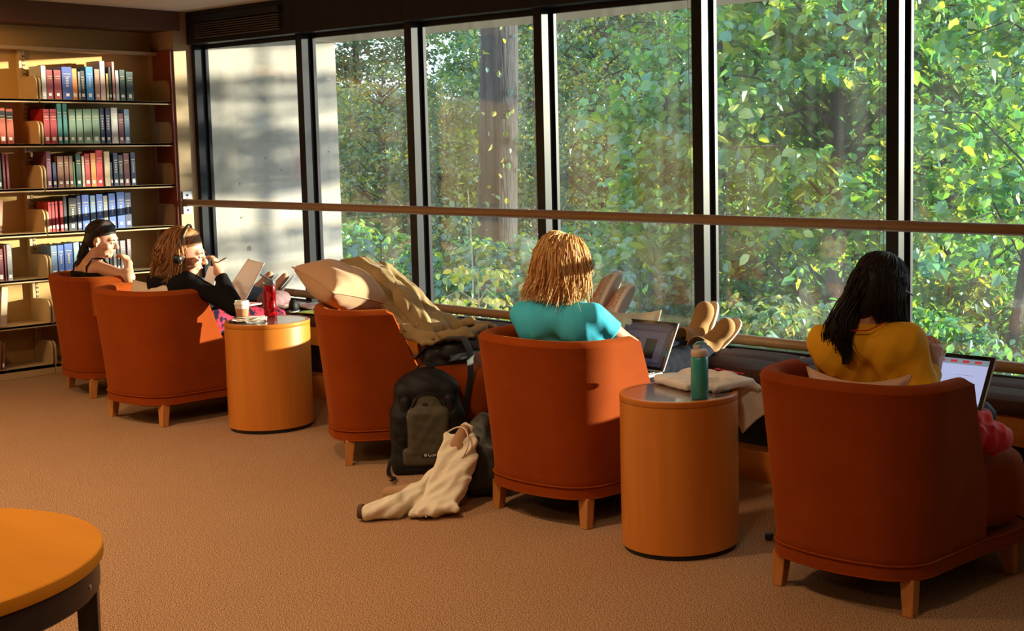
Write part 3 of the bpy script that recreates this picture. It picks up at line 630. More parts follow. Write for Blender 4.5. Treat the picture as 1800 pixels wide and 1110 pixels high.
laptop((-3.962, 4.385, .600), 0, .325, .236, .225, .50, 'silver laptop with a dim dark screen on the lap of the blonde person', [(-.44, .44, .07, .92, (.022, .021, .035), .8), (-.40, .40, .80, .88, (.04, .04, .06), .5), (-.34, .38, .16, .76, (.045, .043, .065), .7), (-.28, -.10, .22, .62, (.012, .012, .02), 0), (.04, .24, .22, .62, (.012, .012, .02), 0)])
laptop((-2.353, 4.295, .625), 0, .315, .216, .215, .54, 'silver laptop with a bright pale page in front of the person in mustard', [(-.44, .44, .07, .93, (.36, .42, .66), 1.0), (-.44, .44, .905, .93, (.01, .05, .04), .0), (-.44, .44, .80, .905, (.20, .27, .33), .8)]+[(x, x+.09, .83, .875, (.5, .04, .06), .7) for x in (-.38, -.22, -.06, .1, .26)]+[(.05, .3, .60, .605, (.25, .28, .5), .4), (-.44, .44, .07, .10, (.05, .05, .08), .3)]+[(x, x+.03, .078, .095, (.4, .4, .5), .7) for x in (.2, .26, .32)])
# ---------------------------------------------------------------- pillows
def pillow(name, label, loc, X, Yv, th, w, d, m, seed=0, knot=False, pinch=.12):
    """X,Yv: in-plane axes"""
    t = thing(name, label, 'pillow', loc) ; X = Vector(X).normalized(); Z = X.cross(Vector(Yv)).normalized(); Y = Z.cross(X)
    rng = np.random.default_rng(seed); ph = rng.uniform(0, 6, 4)
    def f(u, v, s):
        a, c = 2*u-1, 2*v-1; e = max((1-abs(a)**2.6), 0)**.5*max((1-abs(c)**2.6), 0)**.5
        px = a*w/2*(1-pinch*(1-c*c)*a*a); py = c*d/2*(1-pinch*(1-a*a)*c*c)
        z = s*th/2*e*(1+.07*math.sin(5*a+ph[0])*math.sin(4*c+ph[1]))+.004*math.sin(14*a+9*c+ph[2])*e
        return X*px+Y*py+Z*z
    b = MB(); b.grid(lambda u, v: f(u, v, 1), 34, 34); b.grid(lambda u, v: f(1-u, v, -1), 34, 34)
    b.obj('cushion_cover', m, t, 80)
    b = MB(); ed = [f(q, 0, 0) for q in np.linspace(0, 1, 20)]+[f(1, q, 0) for q in np.linspace(0, 1, 20)][1:]+[f(1-q, 1, 0) for q in np.linspace(0, 1, 20)][1:]+[f(0, 1-q, 0) for q in np.linspace(0, 1, 20)][1:]
    b.tube(ed, .004, 6); b.obj('seam', m, t, 80)
    return t
PK = mat('tan_pillow_cotton', (.50, .30, .165), .85, n=(7, (.45, .26, .14), .3), bump=(160, .3, .002), sheen=.2)
pillow('pillow', 'plump tan pillow balanced on top of the sideways armchair', (-5.83, 4.165, .893), (-.03, .95, -.26), (-.93, -.05, .30), .225, .39, .39, PK, 1, pinch=.14)
pillow('pillow', 'cream pillow behind the back of the person with headphones', (-7.56, 4.02, .66), (1, .05, .02), (0, .3, 1), .12, .50, .36, M['cream'], 2)
pillow('pillow', 'pinkish cream pillow behind the back of the person in mustard', (-2.53, 3.955, .612), (1, .02, .03), (0, .25, 1), .11, .44, .37, mat('pink_cream_cotton', (.66, .42, .30), .85, sheen=.2), 3, pinch=.24)
pillow('pillow', 'cream pillow wedged upright behind the laptop screen of the blonde person', (-4.11, 4.50, .70), (.98, .1, .05), (0, .25, 1), .10, .34, .30, M['cream'], 4)
pillow('pillow', 'cream pillow just showing behind the person farthest away', (-8.86, 4.27, .66), (.98, -.2, .05), (0, .3, 1), .11, .44, .33, M['cream'], 5)
# ---------------------------------------------------------------- khaki jacket on the sideways chair
KH = mat('khaki_twill', (.33, .225, .095), .85, n=(12, (.27, .18, .072), .3), bump=(240, .35, .002), sheen=.15)
t = thing('khaki_jacket', 'khaki jacket draped over the back and seat of the sideways armchair', 'jacket', (-5.6, 4.45, .47)); J = v3((-5.6, 4.45, .47))
def ch(pts, r, k=.03): return [cap(pts[i], pts[i+1], r[i], r[i+1], k) for i in range(len(pts)-1)]
pr = ch([(-6.05, 4.30, .955), (-5.83, 4.30, .885), (-5.66, 4.33, .76), (-5.52, 4.34, .655), (-5.40, 4.38, .625), (-5.27, 4.50, .645), (-5.24, 4.62, .670)], [.04, .04, .04, .035, .03, .03, .02])
pr += ch([(-6.09, 4.37, .965), (-5.95, 4.38, .975), (-5.80, 4.40, .92), (-5.70, 4.42, .83), (-5.60, 4.44, .73), (-5.46, 4.46, .655)], [.045, .05, .05, .055, .06, .05])
pr += ch([(-5.66, 4.52, .70), (-5.52, 4.54, .690), (-5.44, 4.60, .655), (-5.36, 4.66, .650), (-5.27, 4.70, .640)], [.05, .05, .04, .04, .03])
pr += ch([(-6.1, 4.46, .95), (-5.92, 4.50, .93), (-5.74, 4.55, .80), (-5.60, 4.60, .68)], [.05, .055, .055, .05])
pr += ch([(-5.50, 4.50, .70), (-5.43, 4.52, .64)], [.045, .03])+ch([(-5.40, 4.62, .68), (-5.30, 4.58, .70), (-5.24, 4.66, .67)], [.022, .02, .015], .015)+ch([(-5.53, 4.33, .64), (-5.38, 4.33, .607), (-5.22, 4.52, .635)], [.012, .012, .010], .012)
blob('cloth', pr, KH, t, h=.0075, folds=wrinkle(.012, 95, 5, sharp=True, along=(.85, .2, -.45)), smooth=1)
blob('sleeve', ch([(-5.72, 4.42, .86), (-5.60, 4.40, .80), (-5.52, 4.42, .70), (-5.455, 4.42, .635)], [.05, .062, .055, .045]), KH, t, h=.0065, folds=wrinkle(.009, 95, 8, sharp=True, along=(.6, .0, -.55)), smooth=1)
b = MB(); b.tube([(-5.80-J[0], 4.27-J[1], .88-J[2]), (-5.62-J[0], 4.285-J[1], .76-J[2]), (-5.50-J[0], 4.30-J[1], .665-J[2])], .006, 6); b.obj('hem', mat('khaki_hem', (.22, .13, .05), .9), t, 80)
# dark bag on the same seat
t = thing('shoulder_bag', 'dark grey shoulder bag lying on the seat under the khaki jacket', 'bag', (-5.42, 4.52, .47)); BG = mat('charcoal_nylon', (.022, .022, .024), .6, bump=(120, .3, .002))
J = v3(t.location)
blob('bag_body', [rbox((-5.44, 4.52, .54), (.11, .10, .045), basis((.5, .86, .1)), .03), cap((-5.32, 4.44, .56), (-5.24, 4.56, .58), .05, .04)], BG, t, h=.007, folds=wrinkle(.007, 70, 4, sharp=True))
b = MB(); pts = [Vector(p)-Vector(J) for p in ((-5.48, 4.36, .52), (-5.40, 4.36, .58), (-5.29, 4.40, .635), (-5.20, 4.44, .64), (-5.155, 4.44, .58), (-5.15, 4.44, .45), (-5.16, 4.42, .34), (-5.165, 4.41, .24))]
b.tube(pts, [(.028, .005)]*8, 8, flat=(.5, .6, .6)); b.obj('strap', mat('olive_webbing', (.035, .030, .020), .8), t, 80)
# ---------------------------------------------------------------- backpack, slightly leaning on the chair
BP1 = mat('black_pack_nylon', (.009, .008, .007), .6, spec=.25, bump=(150, .3, .002)); BP2 = mat('olive_pack_nylon', (.078, .066, .040), .6, spec=.2, bump=(150, .3, .002)); ZP = mat('zip_metal', (.5, .48, .45), .3, metal=.8)
t = thing('backpack', 'black and olive backpack standing on the carpet against the sideways armchair', 'backpack', (-5.205, 4.195, 0), .927); t.rotation_euler = (-.05, 0, .927)
lblob('main_body', [rbox((0, .01, .15), (.125, .07, .12), None, .055, .05), rbox((0, .02, .30), (.105, .06, .10), None, .055, .05), ell((0, .015, .43), (.12, .095, .085), None, .05), rbox((0, -.0, .045), (.14, .08, .02), None, .03, .03)], BP1, t, h=.008, folds=wrinkle(.005, 75, 7, sharp=True))
lblob('front_pocket', [rbox((.0, -.085, .20), (.075, .028, .09), None, .03, .03), ell((0, -.07, .30), (.095, .05, .10), None, .04), ell((0, -.06, .345), (.085, .05, .07), None, .03)], BP2, t, h=.006, folds=wrinkle(.004, 80, 9, sharp=True))
lblob('lower_pocket', [rbox((0, -.095, .085), (.11, .02, .025), None, .022, .03)], BP2, t, h=.006, folds=wrinkle(.003, 40, 2))
for s in (-1, 1):
    lblob('side_panel', [cap((s*.105, -.085, .36), (s*.125, -.08, .17), .030, .036), cap((s*.125, -.08, .17), (s*.11, -.09, .08), .036, .025)], BP1, t, h=.006)
    b = MB(); b.tube([(s*.092, -.118, .315), (s*.100, -.125, .285)], .004, 6); b.tube([(s*.165, -.02, .22), (s*.168, -.028, .18)], .004, 6); b.obj('zip_pull', ZP, t, 70)
    b = MB(); b.tube([(s*.05, -.127, .125), (s*.085, -.124, .148)], .0022, 6); b.obj('reflective_piping', ZP, t, 70)
b = MB(); b.tube([(-.085, -.10, .20), (-.088, -.108, .30), (-.05, -.115, .385), (0, -.115, .40), (.05, -.115, .385), (.088, -.108, .30), (.085, -.10, .20)], .006, 6); b.obj('zip_track', BP1, t, 70)
b = MB(); b.tube([(-.045, .02, .49), (-.035, .01, .525), (0, .0, .538), (.035, .01, .525), (.045, .02, .49)], [(.012, .005)]*5, 8, flat=(0, 1, 0)); b.obj('haul_handle', BP1, t, 70)
b = MB(); b.lathe([(.001, -.003), (.026, -.003), (.028, 0), (.001, .003)], n=24); o = b.obj('cord_port', BP1, t, 50); o.location = (0, -.121, .335); o.rotation_euler = (PI/2-.15, 0, 0)
b = MB(); b.prism([(x*.062+.007*math.cos(a), .0145*math.sin(a)) for x, a0 in ((1, -PI/2), (-1, PI/2)) for a in np.linspace(a0, a0+PI, 8)], 0, .003); o = b.obj('badge', M['black'], t, 50); o.location = (.03, -.138, .094); o.rotation_euler = (PI/2-.06, 0, 0)
def text(body, size, loc, rot, m, parent, name='wordmark'):
    c = bpy.data.curves.new(name, 'FONT'); c.body = body; c.size = size; c.extrude = .0004; c.align_x = 'CENTER'; c.align_y = 'CENTER'; c.materials.append(m)
    tmp = bpy.data.objects.new(name+'_curve', c); COL.objects.link(tmp); bpy.context.view_layer.update()
    me = bpy.data.meshes.new_from_object(tmp.evaluated_get(bpy.context.evaluated_depsgraph_get())); bpy.data.objects.remove(tmp); bpy.data.curves.remove(c)
    o = bpy.data.objects.new(name, me); COL.objects.link(o); o.location = loc; o.rotation_euler = rot; o.parent = parent; return o
WT = mat('badge_print', (.75, .72, .68), .6); text('Columbia', .0245, (.0085, .0, .0036), (0, 0, 0), WT, o)
b = MB()
for a in range(4): b.box((-.050+.0052*math.cos(a*PI/2), .0052*math.sin(a*PI/2), .0036), (.0052, .0052, .0008), Matrix.Rotation(PI/4, 3, 'Z'))
b.obj('diamond_emblem', WT, o)
b = MB(); b.tube([(-.16, .02, .10), (-.19, .0, .05), (-.20, -.04, .012), (-.20, -.13, .006), (-.17, -.20, .005), (-.19, -.28, .005)], [(.010, .002)]*6, 8, flat=(1, 0, .3)); b.obj('waist_strap', BP1, t, 70)
# ---------------------------------------------------------------- cream fleece on the carpet, olive bag behind it
t = thing('olive_bag', 'dark olive soft bag slumped between the fleece and the armchair', 'bag', (-4.60, 4.02, 0))
blob('bag_body', [rbox((-4.615, 4.03, .14), (.055, .07, .07), basis((.7, .7, 0)), .06, .04), ell((-4.62, 4.05, .26), (.08, .09, .12), None, .05)], mat('dark_olive_nylon', (.026, .022, .012), .55), t, h=.008, folds=wrinkle(.007, 70, 12, sharp=True))
b = MB(); b.tube([(-.02, -.09, .08), (.02, -.085, .19), (.0, -.06, .30)], .004, 6); b.obj('zip', ZP, t, 70)
FL = mat('cream_fleece', (.80, .71, .53), .95, n=(14, (.70, .60, .43), .3), bump=(130, .4, .003), sheen=.4); FI = mat('tan_fleece_lining', (.36, .20, .095), .95, sheen=.3, bump=(130, .4, .003))
t = thing('fleece_jacket', 'cream fleece jacket with tan lining dropped on the carpet, one sleeve stretched out', 'jacket', (-4.6, 3.7, 0))
pr = ch([(-4.665, 3.425, .040), (-4.62, 3.52, .050), (-4.645, 3.67, .060), (-4.66, 3.79, .095), (-4.62, 3.86, .15)], [.036, .046, .052, .055, .05])
pr += ch([(-4.62, 3.86, .16), (-4.60, 3.90, .25), (-4.575, 3.91, .33)], [.05, .045, .03])+ch([(-4.535, 3.86, .20), (-4.51, 3.76, .10), (-4.49, 3.64, .045), (-4.53, 3.56, .03)], [.055, .055, .038, .022])
pr += ch([(-4.53, 3.90, .30), (-4.50, 3.86, .20), (-4.47, 3.74, .08), (-4.46, 3.62, .03)], [.02, .025, .025, .018], .02)
sd = v3((.10, -.28, -.36)); sd /= np.linalg.norm(sd); wd = v3((.60, .80, 0)); wd -= sd*(wd @ sd); wd /= np.linalg.norm(wd); R3 = np.array([wd, sd, np.cross(wd, sd)])
pr += [rbox((-4.53, 3.76, .165), (.060, .17, .004), R3, .014, .03), rbox((-4.50, 3.665, .045), (.075, .075, .004), basis((.6, .8, .02)), .014, .03)]
blob('cloth', pr, FL, t, h=.006, folds=wrinkle(.010, 85, 14, sharp=True, along=(.05, .62, .45)), smooth=1)
blob('lining', ch([(-4.88, 3.70, .030), (-4.80, 3.735, .040), (-4.72, 3.80, .055)], [.03, .035, .03])+ch([(-4.57, 3.80, .18), (-4.57, 3.845, .26), (-4.55, 3.87, .335)], [.03, .035, .025])+ch([(-4.66, 3.90, .30), (-4.62, 3.88, .26), (-4.58, 3.88, .31)], [.01, .015, .02]), FI, t, h=.006, folds=wrinkle(.005, 40, 3))
b = MB(); L0 = v3((-4.6, 3.7, 0))
b.tube([Vector(q) for q in bez([v3(p)-L0 for p in ((-4.665, 3.85, .27), (-4.62, 3.835, .325), (-4.56, 3.85, .355), (-4.51, 3.85, .345), (-4.485, 3.84, .29), (-4.50, 3.815, .23), (-4.55, 3.79, .18), (-4.59, 3.775, .13))], 30)], .0038, 6)
b.tube([Vector(q) for q in bez([v3(p)-L0 for p in ((-4.59, 3.77, .13), (-4.565, 3.70, .09), (-4.51, 3.60, .05), (-4.46, 3.57, .02))], 16)], .0038, 6)
b.tube([Vector(q) for q in bez([v3(p)-L0 for p in ((-4.905, 3.71, .045), (-4.83, 3.755, .065), (-4.76, 3.80, .078))], 10)], .0035, 6); b.obj('binding', mat('pale_binding', (.66, .55, .40), .9), t, 80)
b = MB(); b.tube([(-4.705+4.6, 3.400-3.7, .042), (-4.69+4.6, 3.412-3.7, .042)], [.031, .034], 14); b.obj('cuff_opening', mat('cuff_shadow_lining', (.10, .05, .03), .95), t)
# ---------------------------------------------------------------- things on the bench
t = thing('magazine', 'open magazine with red and white pages on the bench behind the drum table', 'magazine', (-7.72, 5.14, .556), .4)
PG = mat('printed_page', (.74, .66, .62), .6, n=(22, (.50, .25, .22), .12)); b = MB(); b.grid(lambda u, v: (.21*(u-1), .28*(v-.5), .006+.018*math.sin(PI*u)**.6*(.6+.4*u)), 12, 4); b.obj('page', PG, t); b = MB(); b.grid(lambda u, v: (.21*u, .28*(v-.5), .006+.018*math.sin(PI*(1-u))**.6*(1-.4*u)), 12, 4); b.obj('page', PG, t)
for c in t.children:
    m = c.modifiers.new('thick', 'SOLIDIFY'); m.thickness = .004
def slab(name, label, cat, loc, rot, dims, m, grp=None):
    b = MB(); b.box((0, 0, dims[2]/2), dims); o = b.obj(name, m, None, bevel=.0015); o.location = loc; o.rotation_euler = (0, 0, rot); tag(o, label, cat, grp); return o
slab('folder', 'lime green folder sticking out beside the sideways armchair', 'folder', (-7.30, 5.03, .560), .2, (.24, .16, .006), mat('lime_card', (.45, .55, .06), .5))
slab('notebook', 'pile of white sheets beside the lime green folder on the bench', 'papers', (-7.47, 5.22, .557), -.1, (.30, .22, .014), M['paper'])
slab('tablet', 'grey tablet lying on the bench behind the khaki jacket', 'tablet', (-6.42, 5.30, .558), .3, (.19, .13, .008), mat('tablet_grey', (.16, .17, .18), .3))
t = thing('slip_on_shoe', 'small black slip-on standing on the bench by the drum table', 'shoe', (-7.52, 4.99, .556), .9)
lblob('upper', [ell((0, 0, .030), (.035, .09, .030), None), ell((0, -.06, .05), (.028, .035, .035), None)], BP1, t, h=.005); b = MB(); b.prism([(.034*math.cos(a), .09*math.sin(a)) for a in np.linspace(0, 2*PI, 24)[:-1]], 0, .008); b.obj('sole', M['paper'], t)
t = thing('red_scarf', 'bunched red scarf on the seat edge beside the person in mustard', 'scarf', (-2.17, 4.30, .48))
blob('cloth', [ell((-2.185, 4.24, .555), (.050, .09, .05), None, .03), ell((-2.165, 4.32, .535), (.066, .09, .060), None, .03), cap((-2.21, 4.20, .60), (-2.20, 4.33, .61), .035, .03)], mat('red_knit', (.80, .012, .008), .8, n=(20, (.62, .006, .005), .3), sheen=.3), t, h=.005, folds=wrinkle(.007, 80, 6, sharp=True, along=(.3, .3, 1)))
t = thing('bag_strap', 'black strap end on the carpet left of the closest armchair', 'strap', (-3.0, 4.30, 0))
b = MB(); b.tube([(-.12, -.06, .008), (-.09, -.04, .03), (-.03, 0, .02), (.06, .03, .006), (.2, .05, .006)], [(.014, .006)]*5, 8, flat=(0, 1, 0)); b.obj('webbing', BP1, t, 70); b = MB(); b.box((-.115, -.06, .018), (.03, .03, .024), Matrix.Rotation(.5, 3, 'Z')); b.obj('buckle', M['black'], t, bevel=.004)
t = thing('power_cable', 'small knotted cable hanging by the bench right of the far drum table', 'cable', (-7.0, 4.93, 0))
b = MB(); b.tube([(-.33, .02, .30), (-.325, .0, .22), (-.34, -.01, .14), (-.32, -.03, .06), (-.33, -.05, .012), (-.28, -.06, .008)], .005, 6)
for z in (.05, .09, .02): b.lathe([(.001, -.009), (.011, -.006), (.011, .006), (.001, .009)], (-.325, -.035, z), 10)
b.obj('cord', mat('grey_cable', (.20, .17, .14), .5), t, 70)

t = thing('mauve_pouch', 'soft mauve pouch on the bench behind the coffee cup', 'pouch', (-7.86, 5.06, .556))
lblob('cloth', [ell((0, 0, .055), (.085, .12, .058)), ell((.05, -.05, .045), (.06, .08, .045), None, .03)], mat('mauve_cotton', (.22, .12, .13), .85), t, folds=wrinkle(.004, 70, 2, sharp=True))

# ================================================================ PEOPLE
def hand(w, d, n, s=1.0, curl=.7, side=1, spread=.12):
    """w wrist, d finger direction, n palm normal (palm faces n), side: thumb side"""
    w, d, n = v3(w), v3(d), v3(n); d /= np.linalg.norm(d); n -= d*(n @ d); n /= np.linalg.norm(n); q = np.cross(d, n)*side; P = []
    for i, (off, L) in enumerate(((.030, .072), (.010, .080), (-.010, .075), (-.029, .058))):
        kn = w+d*.082*s*(1-.05*abs(i-1))+q*off*s; P.append(cap(w+q*off*.55*s+d*.012, kn, .0125*s, .0105*s, .012))
        a = kn; dd = d+q*spread*(off/.03)*.5; dd /= np.linalg.norm(dd)
        for j, (f, r) in enumerate(((.44, .0085), (.32, .0078), (.26, .0070))):
            an = curl*(.45+.55*j); v = dd*math.cos(an)+n*math.sin(an); b = a+v*L*f*s; P.append(cap(a, b, r*s, r*.93*s, .004)); a = b
    a = w+d*.022*s+q*.022*s; P.append(cap(w+d*.012*s, a, .014*s, .014*s, .012)); b = a+(d*.62+q*.72+n*.30)*.036*s; P.append(cap(a, b, .0115*s, .0098*s, .008)); c = b+(d*.88+q*.25+n*.45)*.030*s; P.append(cap(b, c, .0095*s, .0085*s, .004))
    return P
def head_prims(c, f, up, s=1.0):
    B = basis(f, up); r, fw, u = B; c = v3(c)
    def p(x, y, z): return c+(r*x+fw*y+u*z)*s
    P = [ell(p(0, -.015, .035), (.074*s, .092*s, .085*s), B, .02), ell(p(0, .018, -.03), (.058*s, .070*s, .080*s), B, .03), cap(p(-.028, .045, -.078), p(.028, .045, -.078), .022*s, .022*s, .025), cap(p(0, .06, -.083), p(0, .066, -.086), .018*s, .016*s, .015),
         cap(p(0, .082, .022), p(0, .106, -.020), .0085*s, .0125*s, .012), cap(p(-.009, .094, -.024), p(.009, .094, -.024), .0085*s, .0085*s, .008), cap(p(-.035, .068, .028), p(.035, .068, .028), .014*s, .014*s, .018),
         ell(p(-.038, .058, -.022), (.022*s, .02*s, .022*s), B, .015), ell(p(.038, .058, -.022), (.022*s, .02*s, .022*s), B, .015), ('-',)+ell(p(-.031, .092, .006), (.014*s, .012*s, .009*s), B, .01), ('-',)+ell(p(.031, .092, .006), (.014*s, .012*s, .009*s), B, .01),
         cap(p(-.018, .078, -.052), p(.018, .078, -.052), .010*s, .010*s, .010)]
    for q in (-1, 1): P += [ell(p(q*.076, -.008, -.005), (.010*s, .020*s, .032*s), B, .008), cap(p(q*.082, -.016, .012), p(q*.083, -.004, .018), .006*s, .006*s, .006)]
    return P, p, B
def person(label, cfg):
    g = dict(cfg); c = g['root']; t = thing('person', label, 'person', c)
    hd, p, B = head_prims(g['head'], g['face'], g.get('hup', (0, 0, 1)), g.get('hs', 1)); P = list(hd); P3 = lambda x: v3(x)
    sl, sr, hl, hr = map(v3, (g['sh'][0], g['sh'][1], g['hip'][0], g['hip'][1])); neck = (sl+sr)/2; neck = neck+v3(g.get('neckoff', (0, 0, .03))); pel = (hl+hr)/2
    hb = p(0, -.02, -.085)
    P += [cap(neck, hb, .052, .047, .03)]
    def torso(x):
        T = []; a = sl+(sr-sl)*.20; b = sl+(sr-sl)*.80; ha = hl+(hr-hl)*.15; h2 = hl+(hr-hl)*.85; ax = .085+x
        back = v3(g['back']); lift = v3((0, 0, -.05))
        T += [cap(sl+(sr-sl)*.08+lift*.2, sl+(sr-sl)*.92+lift*.2, .050+x, .050+x, .03), cap(a+lift-back*.01, (a+ha)/2, ax+.005, ax-.012, .05), cap(b+lift-back*.01, (b+h2)/2, ax+.005, ax-.012, .05), cap((a+ha)/2, ha, ax-.012, .095+x, .05), cap((b+h2)/2, h2, ax-.012, .095+x, .05), cap(neck-(0, 0, .03), neck+(0, 0, -.005), .062+x, .05+x, .04), cap(ha, h2, .10+x, .10+x, .04)]
        f = -back; T += [ell((a+b)/2+lift*2.2+f*.045, (.12+x, .07+x, .08+x), basis(sr-sl), .04)] if False else []
        return T
    P += torso(-.008)
    def limb(a, b, ra, rb, x=0): return cap(a, b, ra+x, rb+x, .025)
    SHIRT, SLV, PANT, SHOE = [], [], [], []; cuts = []
    for i in (0, 1):
        s, e, w = g['sh'][i], g['el'][i], g['wr'][i]; h, k, a, to = g['hip'][i], g['kn'][i], g['an'][i], g['toe'][i]
        P += [limb(s, e, .044, .037), limb(e, w, .038, .025)]; 
        hdv = g['hand'][i]; P += [cap(w, v3(w)+v3(hdv[0])/np.linalg.norm(hdv[0])*.02, .025, .02, .015)]+hand(w, hdv[0], hdv[1], .95, hdv[2], hdv[3])
        P += [limb(h, k, .082, .056), limb(k, a, .055, .036), cap(a, v3(a)+(v3(to)-v3(a))*.2, .036, .034, .02), cap(v3(a)+(v3(to)-v3(a))*.1, to, .033, .026, .02)]
        sv = g.get('sleeve', 1.0)
        if sv > 0:
            q = min(sv, 1); SLV.append(limb(s, v3(s)+(v3(e)-v3(s))*q, .052, .046, .006 if sv < 1 else .004))
            if sv < 1: cuts.append((v3(s)+(v3(e)-v3(s))*q, v3(e)-v3(s), .085))
            if sv >= 1: z = v3(e)+(v3(w)-v3(e))*(sv-1); SLV.append(limb(e, z, .046, .034, .005)); cuts.append((z, v3(w)-v3(e), .05))
        PANT += [limb(h, k, .086, .060, .006), limb(k, v3(k)+(v3(a)-v3(k))*g.get('pl', .9), .060, .044, .006)]
    body = blob('body', P, M['skin'], t, h=g.get('res', .0055), smooth=1)
    shirt = blob(g.get('shirtname', 'shirt'), torso(.010)+SLV, g['shirt'], t, h=.0065, folds=wrinkle(g.get('fold', .0042), 62, g.get('seed', 1), (1, 1, .6), True), smooth=1, cuts=cuts+list(g.get('cuts', ())))
    blob('trousers', PANT+[cap(g['hip'][0], g['hip'][1], .112, .112, .04)], g['pants'], t, h=.0075, folds=wrinkle(.005, 70, 4, sharp=True), smooth=1)
    # face
    for q in (-1, 1):
        e = MB(); e.lathe([(.0001, -.010), (.0071, -.0071), (.010, 0), (.0071, .0071), (.0001, .010)], n=16); o = e.obj('eye', M['eyewhite'], t, 180); o.location = Vector(p(q*.031, .079, .006))-Vector(c)
        e = MB(); e.lathe([(.0001, -.0055), (.0052, -.002), (.0052, .002), (.0001, .0055)], n=14); o2 = e.obj('iris', M['iris'], t, 180); o2.location = Vector(p(q*.031, .0865, .006))-Vector(c)
        e = MB(); e.tube([Vector(p(q*.016, .086, .026))-Vector(c), Vector(p(q*.032, .086, .031))-Vector(c), Vector(p(q*.048, .076, .025))-Vector(c)], [.003, .0035, .002], 6); e.obj('eyebrow', g['hairmat'], t)
    e = MB(); e.tube([Vector(p(-.020, .086, -.052))-Vector(c), Vector(p(0, .093, -.050))-Vector(c), Vector(p(.020, .086, -.052))-Vector(c)], [.002, .0055, .002], 6); e.obj('lips', M['lip'], t)
    return t, p, B
def hair_mat(name, c1, c2):
    m = mat(name, c1, .5, spec=.35); nt = m.node_tree; b = nt.nodes['Principled BSDF']; a = node(nt, 'ShaderNodeAttribute'); a.attribute_name = 'strand'
    mx = node(nt, 'ShaderNodeMixRGB'); mx.inputs[1].default_value = (*c1, 1); mx.inputs[2].default_value = (*c2, 1); nt.links.new(a.outputs['Fac'], mx.inputs[0]); nt.links.new(mx.outputs[0], b.inputs['Base Color'])
    return m
def hair(t, p, m, paths_fn, n=900, r=.0030, seed=0, capprims=None, extra=None):
    """strand tubes, each following paths_fn(u, v, rng) -> list of world points; plus an inner mass"""
    rng = np.random.default_rng(seed); V = []; F = []; Cc = []; base = 0; o = v3(t.location); K = 5
    for i in range(n):
        pts = np.array(paths_fn(i/n, rng)); N = len(pts); tv = np.gradient(pts, axis=0); tv /= np.linalg.norm(tv, axis=1)[:, None]+1e-9
        a = np.cross(tv, [.3, .2, .93]); a /= np.linalg.norm(a, axis=1)[:, None]+1e-9; b = np.cross(tv, a); rr = r*rng.uniform(.6, 1.5)*np.interp(np.linspace(0, 1, N), [0, .15, .7, 1], [.5, 1, 1, .25])
        an = 2*PI*np.arange(K)/K; ring = pts[:, None]+rr[:, None, None]*(np.cos(an)[None, :, None]*a[:, None]*1.7+np.sin(an)[None, :, None]*b[:, None])
        V.append(ring.reshape(-1, 3)-o); ii = np.arange(N-1)[:, None]*K+np.arange(K)[None]; jj = np.arange(N-1)[:, None]*K+(np.arange(K)[None]+1) % K
        F.append((np.stack([ii, jj, jj+K, ii+K], -1).reshape(-1, 4))+base); base += N*K; Cc.append(np.full((N*K, 4), rng.uniform(0, 1)))
    if capprims:
        v, f = sdf_mesh(capprims, .006, None, 2); V.append(v-o); F.append(f+base); Cc.append(np.full((len(v), 4), .25)); base += len(v)
    return npmesh('hair', np.concatenate(V), np.concatenate(F), m, t, True, np.concatenate(Cc), 'strand')
def scalp(p, az, el, k=1.0):
    """point on the skull: az 0 = back, +-pi = face; el 0 side .. 1 top"""
    e = el*PI/2; return p(.082*k*math.sin(az)*math.cos(e), -.015-.100*k*math.cos(az)*math.cos(e), .035+.096*k*math.sin(e))
HB = hair_mat('strawberry_blonde_hair', (.36, .15, .035), (.85, .52, .20)); HD = hair_mat('black_brown_hair', (.006, .0035, .0025), (.030, .016, .010)); HA = hair_mat('auburn_hair', (.14, .045, .012), (.42, .19, .06)); HP = hair_mat('dark_brown_hair', (.010, .005, .004), (.045, .022, .015))
TEAL = mat('turquoise_jersey', (.055, .58, .80), .85, n=(10, (.045, .50, .70), .3)); MUST = mat('mustard_jersey', (.93, .46, .008), .85, n=(10, (.84, .40, .006), .3)); BLK = mat('black_knit', (.008, .007, .008), .9, spec=.1)
FLOR = mat('dark_floral_cotton', (.014, .012, .03), .85, spec=.1, n=(26, (.40, .03, .06), .04)); TANK = mat('dark_tank_jersey', (.012, .009, .009), .85, spec=.1)
DOWN = (0, 0, -1)
# --- the blonde in turquoise
t, p, B = person('blonde person in a turquoise T-shirt seen from behind, laptop on lap', dict(root=(-4.1, 4.2, 0), head=(-4.185, 4.165, 1.075), face=(.30, .90, -.30), sh=[(-4.335, 4.05, .865), (-4.005, 4.165, .865)], hip=[(-4.20, 4.27, .575), (-4.00, 4.29, .575)], back=(0, -1, 0),
   el=[(-4.40, 4.24, .70), (-3.93, 4.33, .715)], wr=[(-4.17, 4.36, .665), (-4.03, 4.37, .675)], hand=[((.7, .4, -.1), (0, .1, -1), .5, -1), ((-.6, .3, -.25), (0, .1, -1), .5, 1)],
   kn=[(-4.19, 4.72, .575), (-4.00, 4.76, .590)], an=[(-4.25, 5.14, .600), (-4.15, 5.12, .575)], toe=[(-4.23, 5.21, .75), (-4.08, 5.18, .68)], shirt=TEAL, pants=M['darkdenim'], hairmat=HB, sleeve=.50, pl=.95, seed=3, fold=.0045))
